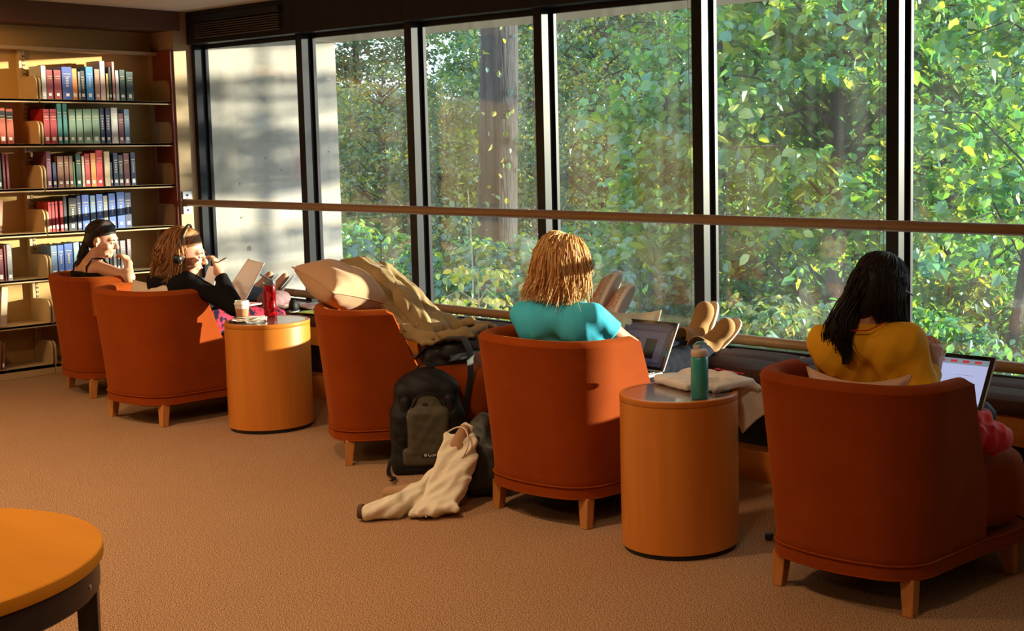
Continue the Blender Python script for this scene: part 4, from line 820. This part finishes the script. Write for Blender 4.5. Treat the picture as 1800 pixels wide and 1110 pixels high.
def f(u, rng):
    az = rng.uniform(-2.25, 2.25); el = rng.uniform(.05, 1)**.7; s0 = scalp(p, az, el, 1.07); s1 = scalp(p, az, max(el-.5, -.05), 1.27+.05*math.sin(az*5)); s1 = s1+rng.normal(0, .006, 3)
    d = s1-p(0, -.015, 0); d[2] = 0; d = d/(np.linalg.norm(d)+1e-6); L = rng.uniform(.15, .215) if abs(az) < 1.5 else rng.uniform(.10, .19); w = math.sin(az*7)*.008
    s2 = s1+d*(.012+w)+np.array([0, 0, -L*.5])+rng.normal(0, .006, 3); s3 = s1+d*(-.004+.02*rng.uniform()-w)+np.array([rng.normal(0, .010)-.012, rng.normal(0, .008)-.012, -L])
    if rng.uniform() < .06: s3 = s3+d*.03+rng.normal(0, .02, 3)
    if az < -.4 and rng.uniform() < .25: s3 = s3+np.array([-.05, -.03, -.03])
    return bez([s0, (s0+s1)/2+(s0-p(0, 0, .02))*.10, s1, s2, s3], 14)
hair(t, p, HB, f, 3600, .0017, 1, [ell(p(0, -.02, .035), (.090, .108, .100), B, .03), ell(p(0, -.055, -.04), (.080, .060, .10), B, .05)])
def boots(t, ank, toe, m):
    for a, q, lean in zip(ank, toe, (-1, 1)):
        a, q = v3(a), v3(q); d = (q-a)/np.linalg.norm(q-a); back = v3((0, 1, 0)); n = back-d*(back @ d); n /= np.linalg.norm(n); side = np.cross(d, n)
        heel = a-d*.055+n*.015; tip = q+d*.03
        pr = [cap(heel, a+d*.05, .045, .043, .03), cap(a+d*.03, tip-d*.03, .044, .046, .03), ell(tip-d*.05, (.050, .052, .036), np.array([side, d, n]), .02), cap(a-n*.0, a-n*.095-d*.02, .048, .054, .03), ('-',)+cap(a-n*.06-d*.01, a-n*.18-d*.03, .040, .047, .01)]
        o = blob('boot', pr, m, t, h=.005, folds=wrinkle(.003, 50, 2), smooth=2, cuts=[(a-n*.125-d*.02, -n, .08)])
        c = (heel+tip)/2+n*.042; b = MB(); hl = np.linalg.norm(tip-heel)/2+.042; pl = []
        for k in range(28):
            w = 2*PI*k/28; x, y = math.cos(w), math.sin(w); pl.append(((.046+.006*y)*math.copysign(abs(x)**.8, x), hl*math.copysign(abs(y)**.9, y)))
        Mx = Matrix(((side[0], d[0], n[0], c[0]-t.location[0]), (side[1], d[1], n[1], c[1]-t.location[1]), (side[2], d[2], n[2], c[2]-t.location[2]), (0, 0, 0, 1)))
        b.prism(pl, -.008, .012, M=Mx); b.obj('boot_sole', mat('pale_rubber_sole', (.66, .56, .46), .7), o, bevel=.003)
boots(t, [(-4.25, 5.15, .620), (-4.155, 5.13, .590)], [(-4.235, 5.225, .765), (-4.075, 5.20, .695)], mat('tan_suede', (.42, .215, .07), .9, n=(9, (.35, .17, .05), .3), sheen=.3, bump=(150, .25, .002)))
# --- the person in mustard
t, p, B = person('dark long-haired person in a mustard top seen from behind', dict(root=(-2.5, 4.1, 0), head=(-2.528, 4.15, 1.075), face=(.22, .90, -.38), sh=[(-2.715, 4.035, .885), (-2.395, 4.13, .905)], hip=[(-2.60, 4.20, .575), (-2.40, 4.21, .575)], back=(0, -1, 0), neckoff=(0, .01, .025),
   el=[(-2.76, 4.19, .70), (-2.335, 4.12, .720)], wr=[(-2.54, 4.28, .71), (-2.375, 4.265, .785)], hand=[((.6, .3, .0), (0, .1, -1), .5, -1), ((-.15, .35, .95), (-.8, .3, .0), 1.0, -1)],
   kn=[(-2.60, 4.64, .53), (-2.39, 4.64, .53)], an=[(-2.62, 4.70, .10), (-2.40, 4.70, .10)], toe=[(-2.63, 4.86, .035), (-2.39, 4.86, .035)], shirt=MUST, pants=mat('black_trousers', (.02, .018, .02), .8), hairmat=HD, sleeve=1.80, seed=9, fold=.005))
blob('shoes', [cap((x, 4.69, .075), (x2, 4.89, .045), .050, .040) for x, x2 in ((-2.62, -2.63), (-2.40, -2.39))], M['black'], t)
def f(u, rng):
    az = rng.uniform(-2.2, 2.2); el = rng.uniform(.0, 1)**.7; s0 = scalp(p, az, el, 1.05); s1 = scalp(p, az, max(el-.6, -.1), 1.03)+rng.normal(0, .003, 3)
    q = np.clip((az+1.9)/2.5, 0, 1); gather = p(-.022+.016*q, -.088, -.110)
    if az < .55:      # gathered, sweeping down over the left shoulder blade
        s2 = s1*.5+gather*.5+B[1]*-.02+rng.normal(0, .010, 3); s3 = gather+np.array([-.030, -.035, -.06])+rng.normal(0, .015, 3); s4 = gather+np.array([-.018+rng.normal(0, .016), -.048, -.135-.06*rng.uniform()])
        if rng.uniform() < .10: s4 = s4+np.array([-.055, -.01, .03]); s3 = s3+np.array([-.035, 0, .01])
        return bez([s0, (s0+s1)/2+(s0-p(0, 0, .02))*.08, s1, s2, s3, s4], 16)
    L = rng.uniform(.11, .17); s2 = s1+np.array([0, 0, -L*.5])-B[1]*.012; s3 = s1+np.array([-.006, .0, -L])+rng.normal(0, .006, 3)
    return bez([s0, (s0+s1)/2+(s0-p(0, 0, .02))*.08, s1, s2, s3], 14)
hair(t, p, HD, f, 3200, .0018, 2, [ell(p(0, -.02, .032), (.086, .106, .098), B, .03), ell(p(-.01, -.060, -.045), (.072, .052, .09), B, .05)])
b = MB(); b.tube([Vector(p(.083, .0, .012))-Vector(t.location), Vector(p(.080, .05, .012))-Vector(t.location), Vector(p(.070, .09, .010))-Vector(t.location)], .003, 6); b.obj('glasses_temple', mat('tortoise_frame', (.30, .10, .03), .3), t)
b = MB(); b.tube([Vector(q)-Vector(t.location) for q in ((-2.62, 4.03, .955), (-2.57, 3.995, .935), (-2.50, 4.01, .940), (-2.46, 4.06, .965))], .0025, 6); b.obj('red_necklace', mat('red_cord', (.6, .02, .02), .6), t)
slab('open_book', 'thin stack of printed pages held by the person in mustard', 'pages', (-2.42, 4.30, .80), .3, (.10, .15, .008), M['paper']).rotation_euler = (.5, .2, .3)
# --- person with headphones
t, p, B = person('auburn-haired person in black with headphones, chin near hand holding a pen', dict(root=(-7.5, 4.2, 0), head=(-7.44, 4.20, .988), hs=1.16, face=(.66, .72, -.22), sh=[(-7.60, 4.10, .835), (-7.285, 4.13, .835)], hip=[(-7.62, 4.30, .57), (-7.43, 4.32, .57)], back=(0, -1, 0), neckoff=(0, .02, .02),
   el=[(-7.62, 4.34, .66), (-7.04, 4.27, .690)], wr=[(-7.42, 4.47, .68), (-7.205, 4.27, .895)], hand=[((.6, .3, .2), (0, -.3, 1), .6, 1), ((-.42, .10, .75), (-.75, -.35, .0), 1.15, -1)],
   kn=[(-7.60, 4.73, .54), (-7.38, 4.75, .55)], an=[(-7.60, 4.80, .10), (-7.36, 4.82, .10)], toe=[(-7.60, 4.93, .035), (-7.34, 4.93, .035)], shirt=BLK, shirtname='cardigan', pants=FLOR, hairmat=HA, sleeve=1.85, seed=5))
def f(u, rng):
    if rng.uniform() < .16:      # front hair swept over the temples
        q = rng.choice([-1, 1]); fy = rng.uniform(.1, 1.15); o = []
        for s in np.linspace(0, 1, 9):
            w = .1+s*1.85; dd = np.array([q*math.sin(w)*.95, fy*(1-.75*s), math.cos(w)]); dd /= np.linalg.norm(dd); o.append(p(*(np.array([0, -.024, .064])+np.array([.083, .096, .080])*dd*1.02)))
        return bez(o, 14)
    az = rng.uniform(-2.7, 2.7); el = rng.uniform(.05, 1)**.7; el = max(el, .66) if abs(az) > 1.6 else el; az = math.copysign(min(abs(az), 1.8+el*.9), az); s0 = scalp(p, az, el, 1.07); s1 = scalp(p, math.copysign(min(abs(az), 1.55), az), max(el-.55, -.05), 1.20)+rng.normal(0, .006, 3); d = s1-p(0, -.015, 0); d[2] = 0; d /= np.linalg.norm(d)+1e-6
    L = rng.uniform(.12, .22); w = az*4+rng.normal(0, .5); s2 = s1+d*(.02+.015*math.sin(w))+np.array([0, 0, -L*.35]); s3 = s1+d*(.03*math.cos(w))+np.array([-.01, 0, -L*.7]); s4 = s1+d*(.03+.02*math.sin(w+2))+np.array([-.015, -.005, -L])
    return bez([s0, (s0+s1)/2+(s0-p(0, 0, .02))*.12, s1, s2, s3, s4], 16)
hair(t, p, HA, f, 2400, .0022, 3, [ell(p(0, -.026, .066), (.094, .108, .092), B, .03), ell(p(0, -.07, -.04), (.080, .058, .10), B, .05)])
HPm = mat('black_headphone', (.010, .010, .011), .35); hp = thing('headphones', 'black over-ear headphones worn by the auburn-haired person', 'headphones', tuple(p(0, -.02, .15)))
o0 = Vector(hp.location); b = MB(); b.tube([Vector(p(.122*math.sin(a), -.012, .02+.140*math.cos(a)))-o0 for a in np.linspace(-PI/2, PI/2, 18)], [(.008, .004)]*18, 8, flat=tuple(B[1])); b.obj('headband', HPm, hp, 70)
for q in (-1, 1): blob('ear_cup', [cap(p(q*.106, -.01, -.012), p(q*.124, -.01, -.012), .034, .030, .01)], HPm, hp, h=.004)
pen = MB(); pen.tube([(-7.225, 4.28, .945), (-7.10, 4.25, .975), (-7.055, 4.24, .985)], [.005, .005, .002], 8); o = pen.obj('pen', mat('pen_barrel', (.10, .09, .08), .3, metal=.5), None, 60); tag(o, 'dark pen held up by the person with headphones', 'pen')
t2 = thing('paper_sheet', 'large white sheet of paper held up in front of the person with headphones', 'paper', (-7.33, 4.52, .80))
b = MB(); b.grid(lambda u, v: Vector((-7.46, 4.45, .715)).lerp(Vector((-7.27, 4.48, .690)), u)*(1-v)+(Vector((-7.345, 4.56, .945)).lerp(Vector((-7.165, 4.56, .925)), u))*v+Vector((0, -.012*math.sin(PI*u), 0))-Vector((-7.33, 4.52, .80)), 10, 10); o = b.obj('sheet', M['paper'], t2, 180); m = o.modifiers.new('thick', 'SOLIDIFY'); m.thickness = .0012
slab('smartphone', 'white phone with dark screen below the chin of the headphone wearer', 'phone', (-7.33, 4.30, .855), .4, (.07, .13, .008), M['paper']).rotation_euler = (1.0, .1, .6)
slab('pink_booklet', 'pink booklet on the lap of the person with headphones', 'booklet', (-7.30, 4.47, .665), .3, (.20, .14, .01), mat('pink_page', (.62, .16, .18), .7, n=(30, (.7, .45, .4), .1)))
# --- the farthest person
t, p, B = person('dark ponytailed person in a strappy top, hand to mouth, farthest away', dict(root=(-8.75, 4.4, 0), head=(-8.775, 4.36, 1.015), face=(.78, .60, -.26), sh=[(-8.97, 4.30, .845), (-8.66, 4.27, .845)], hip=[(-8.86, 4.44, .57), (-8.67, 4.43, .57)], back=(0, -1, 0), neckoff=(0, .0, .015),
   el=[(-8.93, 4.55, .69), (-8.40, 4.33, .790)], wr=[(-8.75, 4.66, .68), (-8.565, 4.42, .865)], hand=[((.6, .3, .2), (0, -.3, 1), .6, 1), ((-.55, .05, .50), (-.6, -.3, -.5), 1.25, -1)],
   kn=[(-8.62, 4.86, .66), (-8.40, 4.86, .67)], an=[(-8.25, 5.14, .615), (-8.05, 5.14, .615)], toe=[(-8.19, 5.25, .74), (-7.99, 5.24, .74)], shirt=TANK, shirtname='tank_top', pants=M['denim'], hairmat=HP, sleeve=0, seed=6, pl=.97, cuts=[((-8.82, 4.28, .815), (0, 0, 1), .40)]))
for s in (0, 1):
    a = [(-8.93, 4.30), (-8.71, 4.28)][s]; b = MB(); b.tube([Vector(q)-Vector(t.location) for q in ((a[0], a[1]-.075, .79), (a[0], a[1]-.075, .85), (a[0], a[1]-.03, .905), (a[0], a[1]+.04, .90), (a[0], a[1]+.09, .84))], .006, 6); b.obj('shoulder_strap', TANK, t, 70)
def f(u, rng):
    if rng.uniform() < .16:      # front hair swept over the temples
        q = rng.choice([-1, 1]); fy = rng.uniform(.1, 1.15); o = []
        for s in np.linspace(0, 1, 9):
            w = .1+s*1.85; dd = np.array([q*math.sin(w)*.95, fy*(1-.75*s), math.cos(w)]); dd /= np.linalg.norm(dd); o.append(p(*(np.array([0, -.024, .064])+np.array([.083, .096, .080])*dd*1.02)))
        return bez(o, 14)
    az = rng.uniform(-2.5, 2.5); el = rng.uniform(.0, 1)**.6; el = max(el, .62) if abs(az) > 1.45 else el; s0 = scalp(p, az, el, 1.04); s1 = scalp(p, az*.5, el*.4, 1.08); kn = p(0, -.11, -.04)+rng.normal(0, .006, 3)
    e = kn+np.array([-.03+rng.normal(0, .012), -.03+rng.normal(0, .012), -.14-.05*rng.uniform()])
    return bez([s0, (s0+s1)/2+(s0-p(0, 0, .02))*.05, s1, kn, kn*.5+e*.5+rng.normal(0, .008, 3), e], 16)
hair(t, p, HP, f, 1400, .0024, 4, [ell(p(0, -.024, .064), (.081, .094, .080), B, .03), ell(p(0, -.050, .0), (.080, .068, .07), B, .03)])
b = MB(); b.tube([Vector(p(.088, .0, -.008))-Vector(t.location), Vector(p(.090, .008, -.034))-Vector(t.location)], [.005, .003], 8); b.obj('earbud', M['paper'], t, 70)
for i, (a, q) in enumerate((((-8.25, 5.14, .615), (-8.19, 5.25, .74)), ((-8.05, 5.14, .615), (-7.99, 5.24, .74)))):
    a, q = v3(a), v3(q); d = (q-a)/np.linalg.norm(q-a); n = v3((.55, .75, 0)); n -= d*(n @ d); n /= np.linalg.norm(n); sd = np.cross(d, n); c = (a+q)/2+n*.040+d*.01
    Mx = Matrix(((sd[0], d[0], n[0], c[0]-t.location[0]), (sd[1], d[1], n[1], c[1]-t.location[1]), (sd[2], d[2], n[2], c[2]-t.location[2]), (0, 0, 0, 1)))
    b = MB(); b.prism([(.045*math.cos(w)*(1+.15*math.sin(w)), .125*math.sin(w)) for w in np.linspace(0, 2*PI, 26)[:-1]], -.006, .010, M=Mx); b.obj('flip_flop', mat('grey_foam_sole', (.20, .19, .18), .8), t, bevel=.003)
# --- person almost hidden behind the blonde, patterned sneakers up on the rail
t, p, B = person('person almost hidden behind the blonde, only patterned sneakers propped up', dict(root=(-4.6, 4.62, 0), head=(-4.56, 4.47, 1.02), face=(-.3, .9, -.3), sh=[(-4.74, 4.50, .84), (-4.47, 4.52, .84)], hip=[(-4.66, 4.66, .52), (-4.50, 4.68, .52)], back=(0, -1, 0),
   el=[(-4.74, 4.62, .66), (-4.46, 4.62, .66)], wr=[(-4.66, 4.80, .64), (-4.50, 4.80, .64)], hand=[((.3, .6, -.1), (0, .1, -1), .5, -1), ((-.3, .5, -.2), (0, .1, -1), .5, 1)],
   kn=[(-4.80, 4.94, .70), (-4.70, 4.96, .66)], an=[(-5.06, 5.25, .715), (-4.97, 5.26, .665)], toe=[(-5.00, 5.30, .87), (-4.91, 5.31, .80)], shirt=mat('grey_jersey', (.2, .2, .2), .85), pants=M['darkdenim'], hairmat=HP, sleeve=.6, pl=.45, seed=2, res=.006))
blob('hair', [ell(p(0, -.022, .034), (.084, .104, .096), B, .03), ell(p(0, -.06, -.04), (.07, .05, .08), B, .03)], HP, t)
SN = mat('patterned_sneaker_knit', (.82, .72, .60), .8, n=(110, (.45, .35, .26), .12)); SO = mat('sneaker_sole', (.9, .86, .8), .6); SD = mat('sneaker_outsole_dark', (.55, .50, .44), .7)
for a, q in (((-5.04, 5.255, .700), (-4.965, 5.315, .895)), ((-4.955, 5.27, .655), (-4.885, 5.33, .830))):
    a, q = v3(a), v3(q); d = (q-a)/np.linalg.norm(q-a); n = v3((.97, -.02, -.22)); n -= d*(n @ d); n /= np.linalg.norm(n); sd = np.cross(d, n)
    o = blob('sneaker', [cap(a-d*.03, a+d*.05, .040, .040, .02), cap(a+d*.03-n*.01, q-d*.02, .040, .030, .02), ell(q-d*.03+n*.008, (.042, .05, .026), np.array([sd, d, n]), .02), cap(a, a-n*.06, .038, .036, .02)], SN, t, h=.005)
    c = (a+q)/2+n*.038-d*.004; Mx = Matrix(((sd[0], d[0], n[0], c[0]-t.location[0]), (sd[1], d[1], n[1], c[1]-t.location[1]), (sd[2], d[2], n[2], c[2]-t.location[2]), (0, 0, 0, 1))); hl = np.linalg.norm(q-a)/2+.055
    b = MB(); pl = [((.040+.006*math.sin(w))*math.copysign(abs(math.cos(w))**.8, math.cos(w)), hl*math.sin(w)) for w in np.linspace(0, 2*PI, 30)[:-1]]; b.prism(pl, -.012, .012, M=Mx); b.obj('sneaker_sole', SO, o, bevel=.004)
    b = MB(); b.prism([(x*.8, y*.9) for x, y in pl], .012, .015, M=Mx); b.obj('outsole', SD, o)
t = thing('footstool', 'low padded stool hidden behind the blonde, under the sneaker wearer', 'stool', (-4.58, 4.68, 0))
b = MB(); b.lathe([(.001, .10), (.17, .10), (.18, .12), (.18, .38), (.16, .41), (.001, .415)], n=32); b.obj('seat', M['cushion'], t, 60)
for k in range(4): b = MB(); b.box((.11*math.cos(k*PI/2+.78), .11*math.sin(k*PI/2+.78), .05), (.03, .03, .10)); b.obj('leg', M['leg'], t)

# ================================================================ OUTSIDE: ground, trees, shrubs
def leaf_mat(name, trans_mul=(1.9, 1.7, .5)):
    m = bpy.data.materials.new(name); m.use_nodes = True; nt = m.node_tree; nt.nodes.clear(); L = nt.links.new
    out = node(nt, 'ShaderNodeOutputMaterial'); at = node(nt, 'ShaderNodeAttribute'); at.attribute_name = 'leafcol'
    d = node(nt, 'ShaderNodeBsdfDiffuse'); t = node(nt, 'ShaderNodeBsdfTranslucent'); g = node(nt, 'ShaderNodeBsdfGlossy'); g.inputs['Roughness'].default_value = .38; g.inputs[0].default_value = (.55, .8, .9, 1)
    mu = node(nt, 'ShaderNodeMixRGB', blend_type='MULTIPLY'); mu.inputs[0].default_value = 1; mu.inputs[2].default_value = (*trans_mul, 1)
    L(at.outputs['Color'], d.inputs[0]); L(at.outputs['Color'], mu.inputs[1]); L(mu.outputs[0], t.inputs[0])
    a = node(nt, 'ShaderNodeMixShader'); a.inputs[0].default_value = .5; L(d.outputs[0], a.inputs[1]); L(t.outputs[0], a.inputs[2])
    b = node(nt, 'ShaderNodeMixShader'); b.inputs[0].default_value = .10; L(a.outputs[0], b.inputs[1]); L(g.outputs[0], b.inputs[2]); L(b.outputs[0], out.inputs[0])
    return m
LEAF = leaf_mat('leaf_blade')
BARK = mat('grey_brown_bark', (.018, .019, .028), .95, n=(7, (.050, .048, .060), .25, 6), bump=(9, .9, .05), stretch=(3, 3, .35))
PALEBARK = mat('pale_twig_bark', (.42, .36, .28), .8)
DIRT = mat('leaf_litter_ground', (.035, .045, .02), 1, n=(2.5, (.10, .075, .035), .3, 8), bump=(8, .6, .05))
def leaves(C0, size, cols, rng, droop=.5, flat=.6, jitter=.35):
    """C0 (n,3) leaf bases -> V,F,colour; every leaf a folded heart-like blade of two quads"""
    n = len(C0); az = rng.uniform(0, 2*PI, n); sz = size*rng.uniform(1-jitter, 1+jitter, n)
    dr = rng.normal(droop, .35, n); f = np.stack([np.cos(az)*np.cos(dr), np.sin(az)*np.cos(dr), -np.sin(dr)], 1)
    up = np.stack([rng.normal(0, flat, n), rng.normal(0, flat, n), np.ones(n)], 1)
    r = np.cross(f, up); r /= np.linalg.norm(r, axis=1)[:, None]; u = np.cross(r, f)
    T = np.array([(0, 0, 0), (.36, .30, .07), (.33, .66, .05), (0, 1, -.09), (-.33, .66, .05), (-.36, .30, .07)])
    V = C0[:, None, :]+sz[:, None, None]*(T[None, :, 0, None]*r[:, None]+T[None, :, 1, None]*f[:, None]+T[None, :, 2, None]*u[:, None])
    F = np.array([(0, 1, 2, 3), (0, 3, 4, 5)])[None]+6*np.arange(n)[:, None, None]
    c = np.array(cols)[rng.integers(0, len(cols), n)]*rng.uniform(.75, 1.25, n)[:, None]
    col = np.ones((n, 6, 4)); col[:, :, :3] = c[:, None, :]
    return V.reshape(-1, 3), F.reshape(-1, 4), col.reshape(-1, 4)
G1 = [(.09, .24, .09), (.15, .32, .08), (.06, .20, .12), (.26, .38, .08), (.07, .24, .15), (.12, .28, .10)]
G2 = [(.05, .15, .08), (.04, .14, .11), (.08, .20, .09), (.04, .12, .12), (.13, .20, .08)]
G3 = [(.12, .19, .08), (.22, .26, .08), (.08, .18, .09), (.32, .32, .10), (.06, .15, .10)]
GY = [(.45, .46, .12), (.36, .42, .10), (.50, .44, .16), (.22, .34, .08)]
def tree(name, label, cat, loc, ht, trunk_r, crown_lo, crown_r, nspray, per, lsize, cols, seed, lean=(0, 0), group=None, flatten=.16, spr=.55, bark=None, droop=.5):
    rng = np.random.default_rng(seed); t = thing(name, label, cat, loc, 0, group); bark = bark or BARK
    b = MB(); N = 9; ln = Vector((lean[0], lean[1], 0)); tp = []
    for i in range(N):
        q = i/(N-1); tp.append(Vector((0, 0, -.2))+ln*q+Vector((.04*math.sin(q*7+seed)*ht*.15, .04*math.cos(q*5+seed)*ht*.15, q*(ht+.2))))
    b.tube(tp, [trunk_r*(1.25-.9*i/(N-1)) if trunk_r < .3 else trunk_r*(1.12-.25*i/(N-1)) for i in range(N)], 12)
    Cs = []
    for k in range(nspray):
        z = crown_lo+(ht*1.05-crown_lo)*rng.uniform(0, 1); q = min(z/ht, 1); base = tp[0].lerp(tp[-1], q)
        a = rng.uniform(0, 2*PI); R = crown_r*rng.uniform(.25, 1)*(1-.35*q**3); cen = base+Vector((R*math.cos(a), R*math.sin(a), R*.15*rng.normal()))
        if trunk_r > 0 and R > .2 and k % 2 == 0:
            mid = base.lerp(cen, .5)+Vector((0, 0, .12*R)); w = max(trunk_r*.16, .006); b.tube([base-Vector((0, 0, .25*R)), mid, cen], [w*1.3, w, w*.4], 5)
        rr = spr*rng.uniform(.6, 1.3)
        P = rng.normal(0, 1, (per, 3))*np.array([rr*.5, rr*.5, rr*flatten]); P[:, 2] -= .25*(P[:, 0]**2+P[:, 1]**2)/max(rr, .1)
        Cs.append(P+np.array(cen))
    b.obj('trunk', bark, t, 80)
    V, F, c = leaves(np.concatenate(Cs), lsize, cols, rng, droop=droop)
    npmesh('foliage', V, F, LEAF, t, False, c); return t
# wooded ground, falling away from the building then rising
def gz(x, y): return -1.5-.06*(min(y, 20)-7)+.05*max(0, y-24)+.12*math.sin(x*.4+y*.3)
b = MB(); b.grid(lambda u, v: (-75+u*85, 7.2+v*75, gz(-75+u*85, 7.2+v*75)), 60, 50); struct(b.obj('ground_outside', DIRT, angle=180))
def at(px_ratio, y, z=None): x = px_ratio*y; return (x, y, gz(x, y) if z is None else z)
GT = 'trees in the wood outside the windows'
# big trunk seen through the third pane
t = tree('forest_tree', 'massive grey-trunked tree seen through the third window bay', 'tree', at(-1.104, 15.5), 9, .33, 7.5, 2.6, 60, 60, .12, G2, 3, group=GT)
rng = np.random.default_rng(11); P = []
for k in range(110):
    a = rng.uniform(-2.9, .3); z = rng.uniform(.2, 6.2); P.append((math.cos(a)*.40, math.sin(a)*.40, z))
V, F, c = leaves(np.array(P), .12, G3+GY[:2], rng, droop=.9); npmesh('ivy', V, F, LEAF, t, False, c)
# large-leaved trees on the right half
tree('forest_tree', 'broad-leaved tree with big sunlit leaves and a dark trunk, fourth window bay', 'tree', at(-.655, 14.5), 6.2, .13, .1, 2.1, 170, 50, .165, G1+GY[1:2], 21, group=GT)
tree('forest_tree', 'broad-leaved tree crowding the left side of the fourth window bay', 'tree', at(-.79, 15.2), 6.4, .08, .0, 1.9, 130, 50, .16, G1, 22, group=GT)
tree('forest_tree', 'teal-tinged leafy tree with a short dark trunk in the last window bay', 'tree', at(-.545, 16.5), 6.5, .14, 2.6, 2.2, 110, 60, .12, G2+G1[4:], 23, group=GT)
tree('forest_tree', 'slim leaning dark tree at the right end of the windows', 'tree', at(-.50, 14.0), 6.0, .07, 2.2, 1.5, 55, 40, .15, G1, 24, lean=(.9, 0), group=GT)
tree('forest_tree', 'bright yellow-green tree at the far upper right of the windows', 'tree', at(-.45, 21), 7.5, .12, 1.0, 2.6, 150, 60, .12, GY[1:]+G1, 25, group=GT)
tree('forest_tree', 'broad-leaved sapling filling the right part of the third wide pane', 'tree', at(-.86, 14.2), 4.3, .05, .2, 1.1, 60, 46, .155, G1, 26, group=GT)
# middle distance
mid = [(-1.31, 21, 5.3, 31, G3, 'pale yellow-green tree in the narrow second window pane'), (-1.20, 23, 5.0, 32, G2, 'slender tree with drooping twigs left of the big trunk'), (-1.02, 20, 7.5, 33, G3, 'grey-green tree just right of the big trunk'),
       (-.94, 22, 8, 34, G2, 'dark green tree above the blonde head'), (-.84, 25, 8.5, 35, G3, 'olive tree behind the middle mullion'), (-.70, 23, 8, 36, G2, 'shaded tree behind the broad-leaved one'), (-.58, 24, 8, 37, G1, 'mid green tree behind the rightmost mullion'), (-1.42, 24, 5.6, 38, G3, 'yellowing tree beside the concrete wall edge')]
for r, y, h, sd, cl, lb in mid:
    tree('forest_tree', lb, 'tree', at(r, y), h, .11, .3, 2.3, 130, 70, .105, cl, sd, group=GT, spr=.6)
# far belt: three kinds, copied
far = []
for k in range(3):
    far.append(tree('distant_tree', 'distant hazy tree at the back of the wood', 'tree', at(-1.45+.1*k, 36+2*k), 13+k, .2, .5, 3.6, 150, 70, .17, (G2, G3, G1)[k], 50+k, group='distant trees closing the view', spr=.9))
rr = np.random.default_rng(5); n = 3
for row, y in enumerate((33, 40, 48)):
    for r in np.arange(-1.62, -.38, 3.6/y):
        o = copy_tree(far[n % 3]); o.location = at(r+rr.uniform(-.02, .02), y+rr.uniform(-2, 2)); o.rotation_euler = (0, 0, rr.uniform(0, 6.28)); s = rr.uniform(.8, 1.15)*(.42 if -1.45 < r < -1.16 else 1); o.scale = (s, s, s); n += 1
# undergrowth shrubs
sh = [tree('shrub', 'leafy shrub low in the undergrowth outside the glass', 'shrub', at(-1.2, 13), 1.6, .02, .05, 1.2, 46, 34, .11, (G2, G3, G1)[k], 70+k, group='undergrowth shrubs under the trees', spr=.4) for k in range(3)]
n = 0
for y in (11.5, 13, 15, 18, 22):
    for r in np.arange(-1.55 if y > 12 else -1.3, -.40, 1.7/y):
        o = sh[n] if n < 3 else copy_tree(sh[n % 3]); o.location = at(r+rr.uniform(-.03, .03), y+rr.uniform(-.6, .6)); o.rotation_euler = (0, 0, rr.uniform(0, 6.28)); s = rr.uniform(.75, 1.35); o.scale = (s, s, s); n += 1
tree('sapling', 'pale yellow-leaved sapling with white twigs low behind the second mullion from the wall', 'sapling', at(-1.145, 9.6, -1.6), 1.9, .012, 1.0, .75, 26, 16, .085, GY, 90, bark=PALEBARK, spr=.22, droop=.8)
t = tree('sapling', 'bare white-stemmed sapling standing in front of the big trunk', 'sapling', at(-1.155, 10.2, -1.6), 2.75, .014, 2.2, .35, 6, 6, .08, G3, 91, bark=PALEBARK, spr=.2)

# unseen conifer added at right, boughs shaped to streak the concrete with shade
t = thing('shade_conifer', 'unseen conifer added right of the windows to shade the concrete wall', 'tree', (-1.4, 17, gz(-1.4, 17)), 0, GT); g0 = gz(-1.4, 17)
b = MB(); b.tube([(0, 0, -.3), (.05, 0, 4), (0, 0, 6.2)], [.06, .05, .02], 12); rng = np.random.default_rng(77); P = []
for z, hh, dens in ((3.23, .10, .9), (3.09, .04, .6), (2.80, .12, 1.2), (2.65, .04, .8), (2.53, .03, 1), (2.43, .025, 1), (1.93, .10, .35), (1.66, .06, .4), (3.7, .1, 1)):
    z -= g0; n = int(9500*hh*dens)+150; a = rng.uniform(-1.7, 1.7, n); c2 = rng.normal(0, .22, n); tz = rng.uniform(.0, .05); ww = hh*(.6+.4*np.sin(a*1.7+z*9))
    P.append(np.stack([.78*a+.62*c2, -.62*a+.78*c2, z+ww*rng.normal(0, .5, n)+tz*a+.04*np.sin(a*2.3+z*5)], 1))
    b.tube([(0, 0, z-.12), (.9, -.7, z+tz*1.1), (1.3, -1.05, z+tz*2.2)], [.03, .02, .008], 5); b.tube([(0, 0, z-.12), (-.9, .7, z-tz*1.1), (-1.3, 1.05, z-tz*2.2)], [.03, .02, .008], 5)
b.obj('trunk', BARK, t, 80); V, F, c = leaves(np.concatenate(P), .085, G2, rng, droop=.2); npmesh('boughs', V, F, LEAF, t, False, c)
